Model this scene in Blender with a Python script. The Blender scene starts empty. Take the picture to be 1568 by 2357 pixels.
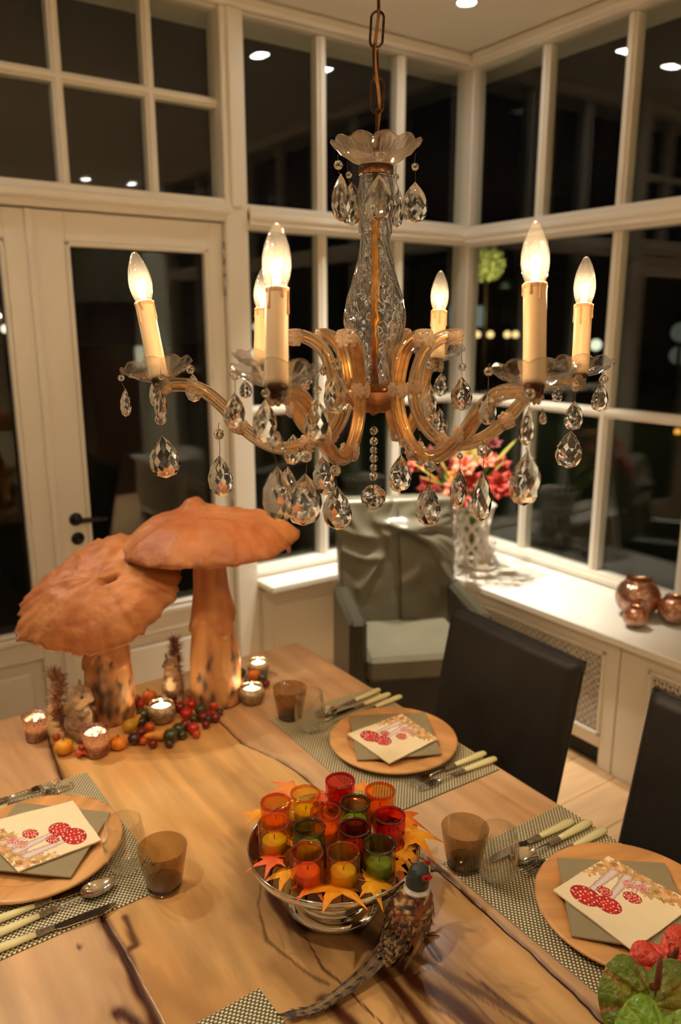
import bpy, math, random
import numpy as np
from mathutils import Vector, Matrix, noise
PI = math.pi
rnd = random.Random(7)
sc = bpy.context.scene
COL = sc.collection

# ------------------------------------------------------------------ camera
FPX = 1798.2
YAW, PITCH, ROLL = 0.601998, 0.23533, 0.0017726
CAM = Vector((0, 0, 1.70))
def _axes():
    fh = Vector((math.sin(YAW), math.cos(YAW), 0))
    f = fh * math.cos(PITCH) + Vector((0, 0, -math.sin(PITCH)))
    r = Vector((math.cos(YAW), -math.sin(YAW), 0))
    d = f.cross(r)
    return (r * math.cos(ROLL) + d * math.sin(ROLL), -r * math.sin(ROLL) + d * math.cos(ROLL), f)
CR, CD, CF = _axes()
camd = bpy.data.cameras.new('camera')
cam = bpy.data.objects.new('camera', camd)
COL.objects.link(cam)
m = Matrix((CR, -CD, -CF)).transposed().to_4x4()
m.translation = CAM
cam.matrix_world = m
camd.sensor_fit = 'VERTICAL'
camd.sensor_height = 36
camd.sensor_width = 24
camd.lens = FPX / 2357 * 36
camd.clip_start = 0.02
camd.clip_end = 200
camd.dof.use_dof = True
camd.dof.focus_distance = 1.20
camd.dof.aperture_fstop = 3.2
sc.camera = cam

# ------------------------------------------------------------------ world, exposure
w = bpy.data.worlds.new('night')
sc.world = w
w.use_nodes = True
w.node_tree.nodes['Background'].inputs[0].default_value = (0.10, 0.12, 0.16, 1)
w.node_tree.nodes['Background'].inputs[1].default_value = 0.006
sc.view_settings.view_transform = 'Standard'
sc.view_settings.look = 'None'
sc.view_settings.gamma = 1
sc.view_settings.use_curve_mapping = False
sc.view_settings.exposure = 0.0
cy = sc.cycles
cy.use_denoising = True
cy.max_bounces = 11
cy.transmission_bounces = 9
cy.transparent_max_bounces = 28
cy.glossy_bounces = 5
cy.diffuse_bounces = 3
cy.caustics_refractive = False
cy.caustics_reflective = False
cy.sample_clamp_indirect = 4
cy.blur_glossy = 0.3

SPOT_W = 300.0
BULB_W = 6.6
SPOT_C = (1.0, 0.89, 0.72)
BULB_C = (1.0, 0.63, 0.31)
TEA_C = (1.0, 0.66, 0.34)
HC = 2.93            # ceiling height
SPOTS = [(2.36, 2.555), (1.99, 2.57), (-0.05, 2.57), (-0.42, 2.57), (2.29, -1.09), (2.70, -1.09), (1.55, -1.15),
         (0.2, -1.12), (-0.42, 0.74), (2.3, -2.6), (1.0, -2.8)]  # last three are added fill, out of view, brightening table and back room

# ------------------------------------------------------------------ pixel helpers (1568 x 2357)
def ray(px, py):
    return CR * ((px - 784) / FPX) + CD * ((py - 1178.5) / FPX) + CF
def at(px, py, ax, val):
    r = ray(px, py)
    return CAM + r * ((val - CAM[ax]) / r[ax])
def atd(px, py, depth):
    return CAM + ray(px, py) * depth
def depth_of(p):
    return (Vector(p) - CAM).dot(CF)

# ------------------------------------------------------------------ colours and materials
def lin(c):
    c /= 255.0
    return c / 12.92 if c <= 0.04045 else ((c + 0.055) / 1.055) ** 2.4
def S(r, g, b):
    return (lin(r), lin(g), lin(b), 1)
def scl(c, k):
    return (min(1, c[0] * k), min(1, c[1] * k), min(1, c[2] * k), 1)
def newmat(name):
    mt = bpy.data.materials.new(name)
    mt.use_nodes = True
    nt = mt.node_tree
    return mt, nt, nt.nodes, nt.links, nt.nodes['Principled BSDF'], nt.nodes['Material Output']
def mat(name, col, rough=0.5, metal=0.0, var=0.12, vs=15.0, bump=0.0, bs=80.0, coat=0.0, sheen=0.0, attr=None,
        stretch=(1, 1, 1), sss=0.0, emit=None, es=0.0, spec=None, trans=0.0):
    mt, nt, N, L, B, O = newmat(name)
    tc = N.new('ShaderNodeTexCoord')
    mp = N.new('ShaderNodeMapping'); mp.inputs['Scale'].default_value = stretch
    L.new(tc.outputs['Object'], mp.inputs[0])
    nz = N.new('ShaderNodeTexNoise'); nz.inputs['Scale'].default_value = vs; nz.inputs['Detail'].default_value = 4
    L.new(mp.outputs[0], nz.inputs[0])
    mr = N.new('ShaderNodeMapRange')
    mr.inputs[1].default_value = 0.3; mr.inputs[2].default_value = 0.7
    mr.inputs[3].default_value = 1 - var; mr.inputs[4].default_value = 1 + var * 0.6
    L.new(nz.outputs['Fac'], mr.inputs[0])
    mx = N.new('ShaderNodeVectorMath'); mx.operation = 'SCALE'
    if attr:
        a = N.new('ShaderNodeAttribute'); a.attribute_name = attr
        L.new(a.outputs['Color'], mx.inputs[0])
    else:
        mx.inputs[0].default_value = col[:3]
    L.new(mr.outputs[0], mx.inputs['Scale'])
    L.new(mx.outputs[0], B.inputs['Base Color'])
    B.inputs['Roughness'].default_value = rough
    B.inputs['Metallic'].default_value = metal
    B.inputs['Coat Weight'].default_value = coat
    B.inputs['Sheen Weight'].default_value = sheen
    B.inputs['Transmission Weight'].default_value = trans
    if spec is not None: B.inputs['Specular IOR Level'].default_value = spec
    if sss:
        B.inputs['Subsurface Weight'].default_value = sss
        B.inputs['Subsurface Radius'].default_value = (0.01, 0.005, 0.003)
    if emit:
        B.inputs['Emission Color'].default_value = (*emit[:3], 1)
        B.inputs['Emission Strength'].default_value = es
    if bump:
        n2 = N.new('ShaderNodeTexNoise'); n2.inputs['Scale'].default_value = bs; n2.inputs['Detail'].default_value = 3
        L.new(mp.outputs[0], n2.inputs[0])
        bp = N.new('ShaderNodeBump'); bp.inputs['Strength'].default_value = bump; bp.inputs['Distance'].default_value = 0.01
        L.new(n2.outputs['Fac'], bp.inputs['Height']); L.new(bp.outputs[0], B.inputs['Normal'])
    return mt
def thin(name, tint, base=0.04, edge=0.8, power=4.0, haze=0.0, hazecol=(1, 1, 1, 1), rough=0.02):
    """thin-walled glass: straight-through transmission plus angle dependent reflection"""
    mt, nt, N, L, B, O = newmat(name)
    N.remove(B)
    t = N.new('ShaderNodeBsdfTransparent'); t.inputs[0].default_value = tint
    g = N.new('ShaderNodeBsdfGlossy'); g.inputs['Roughness'].default_value = rough; g.inputs['Color'].default_value = (1, 1, 1, 1)
    lw = N.new('ShaderNodeLayerWeight'); lw.inputs[0].default_value = 0.5
    pw = N.new('ShaderNodeMath'); pw.operation = 'POWER'; pw.inputs[1].default_value = power
    L.new(lw.outputs['Facing'], pw.inputs[0])
    mr = N.new('ShaderNodeMapRange'); mr.inputs[3].default_value = base; mr.inputs[4].default_value = base + edge * (1 - base)
    L.new(pw.outputs[0], mr.inputs[0])
    mx = N.new('ShaderNodeMixShader')
    L.new(mr.outputs[0], mx.inputs[0]); L.new(g.outputs[0], mx.inputs[2])
    if haze:
        tr = N.new('ShaderNodeBsdfTranslucent'); tr.inputs[0].default_value = hazecol
        df = N.new('ShaderNodeBsdfDiffuse'); df.inputs[0].default_value = hazecol
        ad = N.new('ShaderNodeMixShader'); ad.inputs[0].default_value = 0.5
        L.new(tr.outputs[0], ad.inputs[1]); L.new(df.outputs[0], ad.inputs[2])
        m2 = N.new('ShaderNodeMixShader'); m2.inputs[0].default_value = haze
        L.new(t.outputs[0], m2.inputs[1]); L.new(ad.outputs[0], m2.inputs[2]); L.new(m2.outputs[0], mx.inputs[1])
    else:
        L.new(t.outputs[0], mx.inputs[1])
    L.new(mx.outputs[0], O.inputs[0])
    return mt
def crystal(name, tint=(1, 1, 1, 1), clear=0.15, rough=0.0, ior=1.52, warm=0.0, warmc=(0.9, 0.5, 0.25, 1)):
    mt, nt, N, L, B, O = newmat(name)
    N.remove(B)
    g = N.new('ShaderNodeBsdfGlass'); g.inputs['Color'].default_value = tint; g.inputs['IOR'].default_value = ior
    g.inputs['Roughness'].default_value = rough
    t = N.new('ShaderNodeBsdfTransparent'); t.inputs[0].default_value = tint
    mx = N.new('ShaderNodeMixShader'); mx.inputs[0].default_value = clear
    L.new(g.outputs[0], mx.inputs[1]); L.new(t.outputs[0], mx.inputs[2])
    last = mx
    if warm:
        d = N.new('ShaderNodeBsdfDiffuse'); d.inputs[0].default_value = warmc
        tr = N.new('ShaderNodeBsdfTranslucent'); tr.inputs[0].default_value = warmc
        a = N.new('ShaderNodeMixShader'); a.inputs[0].default_value = 0.5
        L.new(d.outputs[0], a.inputs[1]); L.new(tr.outputs[0], a.inputs[2])
        m2 = N.new('ShaderNodeMixShader'); m2.inputs[0].default_value = warm
        L.new(mx.outputs[0], m2.inputs[1]); L.new(a.outputs[0], m2.inputs[2]); last = m2
    L.new(last.outputs[0], O.inputs[0])
    return mt
def emis(name, col, st):
    mt, nt, N, L, B, O = newmat(name)
    N.remove(B)
    e = N.new('ShaderNodeEmission'); e.inputs[0].default_value = (*col[:3], 1); e.inputs[1].default_value = st
    L.new(e.outputs[0], O.inputs[0])
    return mt

M = {}
M['paint'] = mat('white_paint', S(238, 232, 220), 0.38, var=0.03, vs=3, bump=0.03, bs=30)
M['ceil'] = mat('ceiling_paint', S(232, 226, 212), 0.8, var=0.02, vs=2)
M['sill'] = mat('sill_paint', S(244, 240, 230), 0.22, var=0.02, vs=4)
M['wallgreen'] = mat('greyish_wall_paint', S(196, 200, 182), 0.85, var=0.04, vs=2)
M['seal'] = mat('dark_seal', S(30, 28, 24), 0.7)
M['glass'] = thin('window_glass', (0.93, 0.95, 0.93, 1), base=0.038, edge=0.85, power=5)
M['steel'] = mat('brushed_steel', S(190, 188, 182), 0.3, 1.0, var=0.1, bump=0.05)
M['blackmetal'] = mat('black_iron', S(38, 33, 28), 0.4, 0.6, bump=0.05)
M['silver'] = mat('polished_silver', S(225, 220, 210), 0.08, 1.0, var=0.06, vs=30, bump=0.02, bs=60)
M['ornate'] = mat('ornate_silver', S(190, 175, 150), 0.3, 1.0, var=0.4, vs=300, bump=0.8, bs=500)
M['bone'] = mat('cream_handle', S(235, 226, 170), 0.25, var=0.12, vs=40, coat=0.6, sss=0.1, stretch=(0.2, 2, 2))
M['brass'] = mat('aged_brass', S(150, 96, 48), 0.35, 1.0, var=0.35, vs=90, bump=0.1, bs=200)
M['armbar'] = mat('gilded_bar', S(206, 160, 96), 0.28, 0.9, var=0.3, vs=90)
M['gold'] = mat('gilded_tube', S(225, 165, 80), 0.2, 1.0, var=0.1)
M['bronze'] = mat('dark_bronze', S(70, 46, 28), 0.4, 0.9, var=0.4, vs=120, bump=0.2, bs=200)
M['wire'] = mat('rusty_wire', S(62, 40, 24), 0.5, 0.7)
M['cordm'] = mat('gold_cord', S(136, 94, 48), 0.35, 0.4, var=0.2, vs=60)
M['crystal'] = crystal('cut_crystal', clear=0.06, ior=1.58)
M['dish'] = crystal('pressed_glass', clear=0.66, warm=0.0, warmc=(1, 0.8, 0.6, 1))
M['dishtop'] = crystal('pressed_glass_dusty', (1, 0.96, 0.92, 1), clear=0.50, warm=0.012, warmc=(1.0, 0.72, 0.5, 1))
M['armglass'] = crystal('arm_glass', (1, 0.95, 0.88, 1), clear=0.45, warm=0.015, warmc=(1.0, 0.7, 0.42, 1))
M['rosette'] = crystal('rosette_glass', (1, 0.92, 0.82, 1), clear=0.12, warm=0.16, warmc=(1.0, 0.82, 0.66, 1))
M['column'] = crystal('column_glass', clear=0.12)
M['bowlglass'] = crystal('bowl_glass', (0.95, 0.75, 0.5, 1), clear=0.2, warm=0.35, warmc=(0.75, 0.4, 0.2, 1))
M['bulb'] = thin('bulb_glass', (0.99, 0.98, 0.95, 1), base=0.04, edge=0.9, power=3.0, haze=0.008)
M['filament'] = emis('bulb_filament', (1, 0.80, 0.50), 900)
M['sleeve'] = mat('wax_sleeve', S(236, 204, 158), 0.45, var=0.05, vs=30, sss=0.25)
M['drip'] = mat('wax_drip', S(222, 170, 120), 0.4, var=0.1, vs=60)
M['lamp'] = emis('downlight_lens', (1, 0.93, 0.82), 160)
M['chrome'] = mat('spot_ring', S(235, 230, 220), 0.3, 0.3, var=0.02)
M['tea_light'] = emis('candle_flame', (1, 0.72, 0.35), 60)
M['wax'] = mat('white_wax', S(250, 235, 205), 0.5, var=0.03, sss=0.5)
M['waxlit'] = mat('lit_white_wax', S(255, 246, 226), 0.5, var=0.02, sss=0.3)
M['wick'] = mat('wick', S(30, 22, 16), 0.9)
M['leather_grey'] = mat('grey_leather', S(92, 92, 78), 0.38, var=0.12, vs=9, bump=0.15, bs=140, coat=0.05)
M['leather_black'] = mat('black_leather', S(42, 38, 30), 0.5, var=0.12, vs=9, bump=0.12, bs=160)
M['dark_wood'] = mat('dark_wood', S(60, 38, 22), 0.45, var=0.2, vs=12, stretch=(1, 1, 0.1))
M['smoke'] = thin('smoky_glass', (0.76, 0.67, 0.53, 1), base=0.05, edge=0.75, power=3.5)
M['smokebase'] = thin('smoky_glass_base', (0.50, 0.42, 0.30, 1), base=0.06, edge=0.6, power=3)
M['clearg'] = thin('clear_tumbler_glass', (0.96, 0.96, 0.945, 1), base=0.05, edge=0.8, power=2.6)
M['white_ceramic'] = mat('white_ceramic', S(232, 226, 216), 0.3, var=0.04)
M['foil'] = mat('foil_cup', S(210, 205, 195), 0.25, 1.0)

# ------------------------------------------------------------------ mesh builder
class MB:
    def __init__(s):
        s.v = []; s.f = []; s.mi = []; s.sm = []; s.col = None
    def add(s, vs, fs, mi=0, sm=False):
        o = len(s.v)
        s.v.extend([tuple(p) for p in vs])
        for f in fs:
            s.f.append(tuple(i + o for i in f)); s.mi.append(mi); s.sm.append(sm)
        return s
    def box(s, x0, x1, y0, y1, z0, z1, mi=0):
        vs = [(x, y, z) for x in (x0, x1) for y in (y0, y1) for z in (z0, z1)]
        return s.add(vs, [(0, 1, 3, 2), (4, 6, 7, 5), (0, 4, 5, 1), (2, 3, 7, 6), (0, 2, 6, 4), (1, 5, 7, 3)], mi)
    def cbox(s, x0, x1, y0, y1, z0, z1, c=0.004, mi=0):
        """box with chamfered edges"""
        c = min(c, abs(x1 - x0) * 0.45, abs(y1 - y0) * 0.45, abs(z1 - z0) * 0.45)
        xs, ys, zs = (x0, x1), (y0, y1), (z0, z1)
        vs = []; idx = {}
        for i in (0, 1):
            for j in (0, 1):
                for k in (0, 1):
                    sx, sy, sz = (1, -1)[i], (1, -1)[j], (1, -1)[k]
                    idx[i, j, k, 0] = len(vs); vs.append((xs[i], ys[j] + sy * c, zs[k] + sz * c))
                    idx[i, j, k, 1] = len(vs); vs.append((xs[i] + sx * c, ys[j], zs[k] + sz * c))
                    idx[i, j, k, 2] = len(vs); vs.append((xs[i] + sx * c, ys[j] + sy * c, zs[k]))
        fs = []
        for i in (0, 1):
            q = [idx[i, 0, 0, 0], idx[i, 1, 0, 0], idx[i, 1, 1, 0], idx[i, 0, 1, 0]]; fs.append(q if i else q[::-1])
            q = [idx[0, i, 0, 1], idx[0, i, 1, 1], idx[1, i, 1, 1], idx[1, i, 0, 1]]; fs.append(q if i else q[::-1])
            q = [idx[0, 0, i, 2], idx[1, 0, i, 2], idx[1, 1, i, 2], idx[0, 1, i, 2]]; fs.append(q if i else q[::-1])
        for i in (0, 1):
            for j in (0, 1):
                fs.append([idx[i, j, 0, 0], idx[i, j, 1, 0], idx[i, j, 1, 1], idx[i, j, 0, 1]])
                fs.append([idx[i, 0, j, 0], idx[i, 1, j, 0], idx[i, 1, j, 2], idx[i, 0, j, 2]])
                fs.append([idx[0, i, j, 1], idx[1, i, j, 1], idx[1, i, j, 2], idx[0, i, j, 2]])
                for k in (0, 1):
                    fs.append([idx[i, j, k, 0], idx[i, j, k, 1], idx[i, j, k, 2]])
        return s.add(vs, fs, mi)
    def lathe(s, prof, n=24, c=(0, 0, 0), mi=0, sm=True, rf=None, cap0=False, cap1=False):
        """prof [(r, z)] ; rf(angle, i) radial factor"""
        vs = []; fs = []
        for i, (r, z) in enumerate(prof):
            for k in range(n):
                a = 2 * PI * k / n
                q = rf(a, i, r, z) if rf else (r, z)
                if not isinstance(q, tuple): q = (q, z)
                vs.append((c[0] + q[0] * math.cos(a), c[1] + q[0] * math.sin(a), c[2] + q[1]))
        for i in range(len(prof) - 1):
            for k in range(n):
                k2 = (k + 1) % n
                fs.append((i * n + k, i * n + k2, (i + 1) * n + k2, (i + 1) * n + k))
        if cap0: fs.append(tuple(range(n))[::-1])
        if cap1: fs.append(tuple((len(prof) - 1) * n + k for k in range(n)))
        return s.add(vs, fs, mi, sm)
    def tube(s, path, rad, n=8, mi=0, sm=True, closed=False, squash=1.0, caps=True, up=None):
        P = [Vector(p) for p in path]
        m_ = len(P)
        rs = rad if hasattr(rad, '__len__') else [rad] * m_
        T = []
        for i in range(m_):
            a = P[(i - 1) % m_] if (closed or i > 0) else P[i]
            b = P[(i + 1) % m_] if (closed or i < m_ - 1) else P[i]
            t = (b - a); T.append(t.normalized() if t.length > 1e-9 else Vector((0, 0, 1)))
        nrm = Vector(up) if up is not None else (Vector((0, 0, 1)) if abs(T[0].z) < 0.9 else Vector((1, 0, 0)))
        nrm = (nrm - T[0] * nrm.dot(T[0])).normalized()
        vs = []; fs = []
        for i in range(m_):
            nrm = (nrm - T[i] * nrm.dot(T[i]))
            nrm = nrm.normalized() if nrm.length > 1e-6 else Vector((1, 0, 0))
            b = T[i].cross(nrm)
            for k in range(n):
                a = 2 * PI * k / n
                vs.append(P[i] + nrm * (math.cos(a) * rs[i] * squash) + b * (math.sin(a) * rs[i]))
        for i in range(m_ if closed else m_ - 1):
            j = (i + 1) % m_
            for k in range(n):
                k2 = (k + 1) % n
                fs.append((i * n + k, i * n + k2, j * n + k2, j * n + k))
        if caps and not closed:
            fs.append(tuple(range(n))[::-1]); fs.append(tuple((m_ - 1) * n + k for k in range(n)))
        return s.add(vs, fs, mi, sm)
    def ball(s, c, r, n=12, rings=8, mi=0, sm=True, sq=(1, 1, 1), rf=None):
        vs = [(0, 0, -1)]; fs = []
        for i in range(1, rings):
            t = PI * i / rings
            for k in range(n):
                a = 2 * PI * k / n
                vs.append((math.sin(t) * math.cos(a), math.sin(t) * math.sin(a), -math.cos(t)))
        vs.append((0, 0, 1))
        out = []
        for p in vs:
            q = rf(Vector(p)) if rf else 1.0
            out.append((c[0] + p[0] * r * sq[0] * q, c[1] + p[1] * r * sq[1] * q, c[2] + p[2] * r * sq[2] * q))
        for k in range(n):
            k2 = (k + 1) % n
            fs.append((0, 1 + k2, 1 + k))
            for i in range(rings - 2):
                fs.append((1 + i * n + k, 1 + i * n + k2, 1 + (i + 1) * n + k2, 1 + (i + 1) * n + k))
            fs.append((1 + (rings - 2) * n + k, 1 + (rings - 2) * n + k2, len(vs) - 1))
        return s.add(out, fs, mi, sm)
    def grid(s, nx, ny, fn, mi=0, sm=True, flip=False):
        vs = [fn(i / (nx - 1), j / (ny - 1)) for j in range(ny) for i in range(nx)]
        fs = []
        for j in range(ny - 1):
            for i in range(nx - 1):
                q = (j * nx + i, j * nx + i + 1, (j + 1) * nx + i + 1, (j + 1) * nx + i)
                fs.append(q[::-1] if flip else q)
        return s.add(vs, fs, mi, sm)
    def prism(s, pts, z0, z1, mi=0, fn=None, sm=False):
        n = len(pts)
        vs = [(p[0], p[1], z0) for p in pts] + [(p[0], p[1], z1) for p in pts]
        fs = [tuple(range(n))[::-1], tuple(range(n, 2 * n))] + [(i, (i + 1) % n, n + (i + 1) % n, n + i) for i in range(n)]
        return s.add(vs, fs, mi, sm)
    def xf(s, mtx):
        s.v = [tuple(mtx @ Vector(p)) for p in s.v]
        return s
    def mesh(s, name, mats):
        me = bpy.data.meshes.new(name)
        me.from_pydata(s.v, [], s.f)
        for mt in (mats if isinstance(mats, (list, tuple)) else [mats]):
            me.materials.append(mt)
        me.polygons.foreach_set('material_index', s.mi)
        me.polygons.foreach_set('use_smooth', s.sm)
        if s.col is not None:
            a = me.color_attributes.new('paint', 'FLOAT_COLOR', 'POINT')
            a.data.foreach_set('color', np.array(s.col, dtype=np.float32).ravel())
        me.update()
        return me
def link(name, me, parent=None, loc=None, rot=None):
    o = bpy.data.objects.new(name, me)
    COL.objects.link(o)
    if parent is not None: o.parent = parent
    if loc is not None: o.location = loc
    if rot is not None: o.rotation_euler = rot
    return o
def part(name, mb, mt, parent, loc=None, rot=None, label=None):
    o = link(name, mb.mesh(name, mt) if isinstance(mb, MB) else mb, parent, loc, rot)
    if label: o['label'] = label
    return o
def tag(o, label, cat, group=None, kind=None):
    if label: o['label'] = label
    if cat: o['category'] = cat
    if group: o['group'] = group
    if kind: o['kind'] = kind
    return o
def thing(name, label, cat, loc=(0, 0, 0), rz=0, group=None):
    o = link(name, None, None, loc, (0, 0, rz))
    return tag(o, label, cat, group)
def struct(name, mb, mt, label=None, cat=None, parent=None):
    o = link(name, mb.mesh(name, mt) if mb is not None else None, parent)
    if parent is None:
        o['kind'] = 'structure'
        tag(o, label, cat)
    return o
def copy_tree(o, parent=None):
    c = o.copy(); COL.objects.link(c); c.parent = parent
    for ch in list(o.children): copy_tree(ch, c)
    return c
def bevel(o, wd=0.004, seg=2):
    md = o.modifiers.new('bevel', 'BEVEL'); md.width = wd; md.segments = seg; md.limit_method = 'ANGLE'
    return o
def smoothstep(a, b, x):
    t = max(0.0, min(1.0, (x - a) / (b - a))); return t * t * (3 - 2 * t)
def mixc(a, b, t):
    return (a[0] + (b[0] - a[0]) * t, a[1] + (b[1] - a[1]) * t, a[2] + (b[2] - a[2]) * t, 1)
def nz(p, s=1.0, o=0.0):
    return noise.noise(Vector((p[0] * s + o, p[1] * s + o * 0.7, (p[2] if len(p) > 2 else 0) * s - o)))
def spline(pts, n):
    """Catmull-Rom through pts, n samples per span"""
    P = [Vector(p) for p in pts]
    P = [P[0] * 2 - P[1]] + P + [P[-1] * 2 - P[-2]]
    out = []
    for i in range(1, len(P) - 2):
        for k in range(n):
            t = k / n
            a, b, c, d = P[i - 1], P[i], P[i + 1], P[i + 2]
            out.append(0.5 * ((2 * b) + (c - a) * t + (2 * a - 5 * b + 4 * c - d) * t * t + (3 * b - a - 3 * c + d) * t ** 3))
    out.append(P[-2])
    return out
def point_light(name, loc, wt, col, rad, parent=None):
    l = bpy.data.lights.new(name, 'POINT'); l.energy = wt; l.color = col; l.shadow_soft_size = rad
    o = bpy.data.objects.new(name, l); COL.objects.link(o); o.location = loc
    if parent is not None: o.parent = parent
    return o

# ================================================================== the room
YA, XB = 3.05, 2.85
XL, YF = -1.7, -3.6
# floor: boards running along x
fl = struct('floor', MB().box(XL, 3.6, YF, 3.6, -0.06, -0.004), M['seal'], 'pale oak board floor under the table', None)
M['oak'] = mat('pale_oak', S(206, 170, 128), 0.42, var=0.16, vs=9, stretch=(0.25, 3, 1), bump=0.05, bs=60)
pm = None
yy = -0.9; row = 0
while yy < 3.0:
    x0 = XL + (row % 3) * 0.45 - 0.9
    while x0 < XB:
        a, b = max(x0, XL), min(x0 + 1.6, XB)
        if b - a > 0.05:
            mb = MB().cbox(0, b - a - 0.002, 0, 0.178, -0.012, 0.0, 0.0015)
            p = part('plank', mb, M['oak'], fl, (a, yy, rnd.uniform(-0.0003, 0)))
        x0 += 1.6
    yy += 0.18; row += 1
part('plank', MB().box(XL, 3.6, YF, -0.905, -0.012, 0), M['oak'], fl)
# ceiling with recessed spots
ce = MB()
ce.box(XL, 3.2, YF, 3.4, HC, HC + 0.08)
ceil = struct('ceiling', ce, M['ceil'], 'smooth cream ceiling', None)
def wbox(name, b, mt, label=None): return struct(name, MB().box(*b), mt, label)
wbox('wall_left', (XL - 0.1, XL, YF, 3.4, 0, HC), M['ceil'], 'plain cream side wall')
wbox('wall_front', (XL, 3.4, YF - 0.1, YF, 0, HC), M['wallgreen'], 'grey green wall behind the viewer')
wbox('wall_right', (XB, XB + 0.1, YF, -0.66, 0, HC), M['wallgreen'], 'solid grey green wall beyond the side windows')
# --- back wall joinery.  A-plane at y = YA
def bar_x(mb, x0, x1, z0, z1, d0=0.045, d1=0.03, y=YA, lip=0.006):
    """horizontal or vertical bar on the back wall with a raised nose"""
    mb.cbox(x0, x1, y - d1, y + 0.04, z0, z1, 0.003)
    w_, h_ = x1 - x0, z1 - z0
    ix = min(w_ * 0.22, 0.012); iz = min(h_ * 0.22, 0.012)
    if w_ > h_: mb.cbox(x0, x1, y - d0, y - d1 + 0.001, z0 + iz, z1 - iz, 0.004)
    else: mb.cbox(x0 + ix, x1 - ix, y - d0, y - d1 + 0.001, z0, z1, 0.004)
def bar_y(mb, y0, y1, z0, z1, d0=0.045, d1=0.03, x=XB):
    mb.cbox(x - d1, x + 0.04, y0, y1, z0, z1, 0.003)
    w_, h_ = y1 - y0, z1 - z0
    iy = min(w_ * 0.22, 0.012); iz = min(h_ * 0.22, 0.012)
    if w_ > h_: mb.cbox(x - d0, x - d1 + 0.001, y0, y1, z0 + iz, z1 - iz, 0.004)
    else: mb.cbox(x - d0, x - d1 + 0.001, y0 + iy, y1 - iy, z0, z1, 0.004)
wa = MB()
wa.cbox(1.50, 1.602, YA - 0.06, YA + 0.06, 0, HC - 0.05, 0.005)          # post between doors and windows
wa.cbox(1.525, 1.577, YA - 0.072, YA - 0.059, 2.16, HC - 0.05, 0.006)
wa.cbox(2.828, XB + 0.06, YA - 0.055, YA + 0.06, 0, HC - 0.05, 0.005)    # corner post
wa.cbox(1.60, 2.83, YA - 0.01, YA + 0.06, 0, 0.545, 0.002)               # board under the sill
wa.cbox(XL, 1.50, YA - 0.06, YA + 0.05, 2.105, 2.19, 0.005)              # head over the doors
wa.cbox(XL, 1.52, YA - 0.085, YA - 0.055, 2.13, 2.165, 0.008)
wa.cbox(XL, XB + 0.06, YA - 0.03, YA + 0.1, HC - 0.055, HC, 0.003)
wallb = struct('wall_back', wa, M['paint'], 'white joinery wall with glazed doors and windows')
tr = MB(); tr.cbox(XL, XB + 0.05, YA - 0.075, YA - 0.028, HC - 0.05, HC - 0.001, 0.012)
struct('trim_1', tr, M['paint'], 'white cornice over the back windows')
tr = MB(); tr.cbox(XB - 0.075, XB - 0.028, -0.66, YA - 0.08, HC - 0.05, HC - 0.001, 0.012)
struct('trim_2', tr, M['paint'], 'white cornice over the side windows')
def pane_x(par, x0, x1, z0, z1, name='pane'):
    part(name, MB().box(x0 - 0.004, x1 + 0.004, YA + 0.004, YA + 0.024, z0 - 0.004, z1 + 0.004), M['glass'], par)
def pane_y(par, y0, y1, z0, z1, name='pane'):
    part(name, MB().box(XB + 0.004, XB + 0.024, y0 - 0.004, y1 + 0.004, z0 - 0.004, z1 + 0.004), M['glass'], par)
def win_x(n, label, xs, zs, f0=0.022, mw=0.0):
    """window grid on the back wall; xs, zs lists of (start, end) of the glass openings"""
    o = struct('window_%d' % n, None, None, label)
    X0, X1, Z0, Z1 = xs[0][0], xs[-1][1], zs[0][0], zs[-1][1]
    for i in range(len(xs) - 1):
        b = MB(); bar_x(b, xs[i][1], xs[i + 1][0], Z0, Z1, 0.022, 0.012); part('glazing_bar', b, M['paint'], o)
    for i in range(len(zs) - 1):
        b = MB(); bar_x(b, X0, X1, zs[i][1], zs[i + 1][0], 0.0215, 0.0115); part('glazing_bar', b, M['paint'], o)
    for a in xs:
        for c in zs: pane_x(o, a[0], a[1], c[0], c[1])
    return o
def win_y(n, label, ys, zs):
    o = struct('window_%d' % n, None, None, label)
    Y0, Y1, Z0, Z1 = ys[0][0], ys[-1][1], zs[0][0], zs[-1][1]
    for i in range(len(ys) - 1):
        b = MB(); bar_y(b, ys[i][1], ys[i + 1][0], Z0, Z1, 0.022, 0.012); part('glazing_bar', b, M['paint'], o)
    for i in range(len(zs) - 1):
        b = MB(); bar_y(b, Y0, Y1, zs[i][1], zs[i + 1][0], 0.0215, 0.0115); part('glazing_bar', b, M['paint'], o)
    for a in ys:
        for c in zs: pane_y(o, a[0], a[1], c[0], c[1])
    return o
w1 = win_x(1, 'white gridded transom window above the glazed doors', [(-0.79, -0.495), (-0.455, -0.155), (-0.115, 0.185), (0.22, 0.535), (0.572, 0.870), (0.908, 1.208), (1.246, 1.500)],
           [(2.19, 2.528), (2.565, 2.875)])
xa = [(1.602, 1.972), (2.018, 2.404), (2.453, 2.828)]
w2 = win_x(2, 'three tall upper panes of the back window', xa, [(2.178, 2.872)])
w3 = win_x(3, 'lower back window with panes above and below a thin rail', xa, [(0.622, 1.310), (1.352, 2.082)])
b = MB(); bar_x(b, 1.602, 2.83, 2.082, 2.178, 0.075, 0.045); bar_x(b, 1.602, 2.83, 2.11, 2.15, 0.083, 0.07)
struct('trim_3', b, M['paint'], 'moulded white rail across the back windows')
b = MB(); bar_x(b, 1.602, 2.83, 0.575, 0.622, 0.05, 0.035)
struct('trim_4', b, M['paint'], 'white bottom frame of the back window')
b = MB(); b.cbox(1.600, 2.36, 2.862, YA - 0.0, 0.545, 0.578, 0.006)
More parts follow.
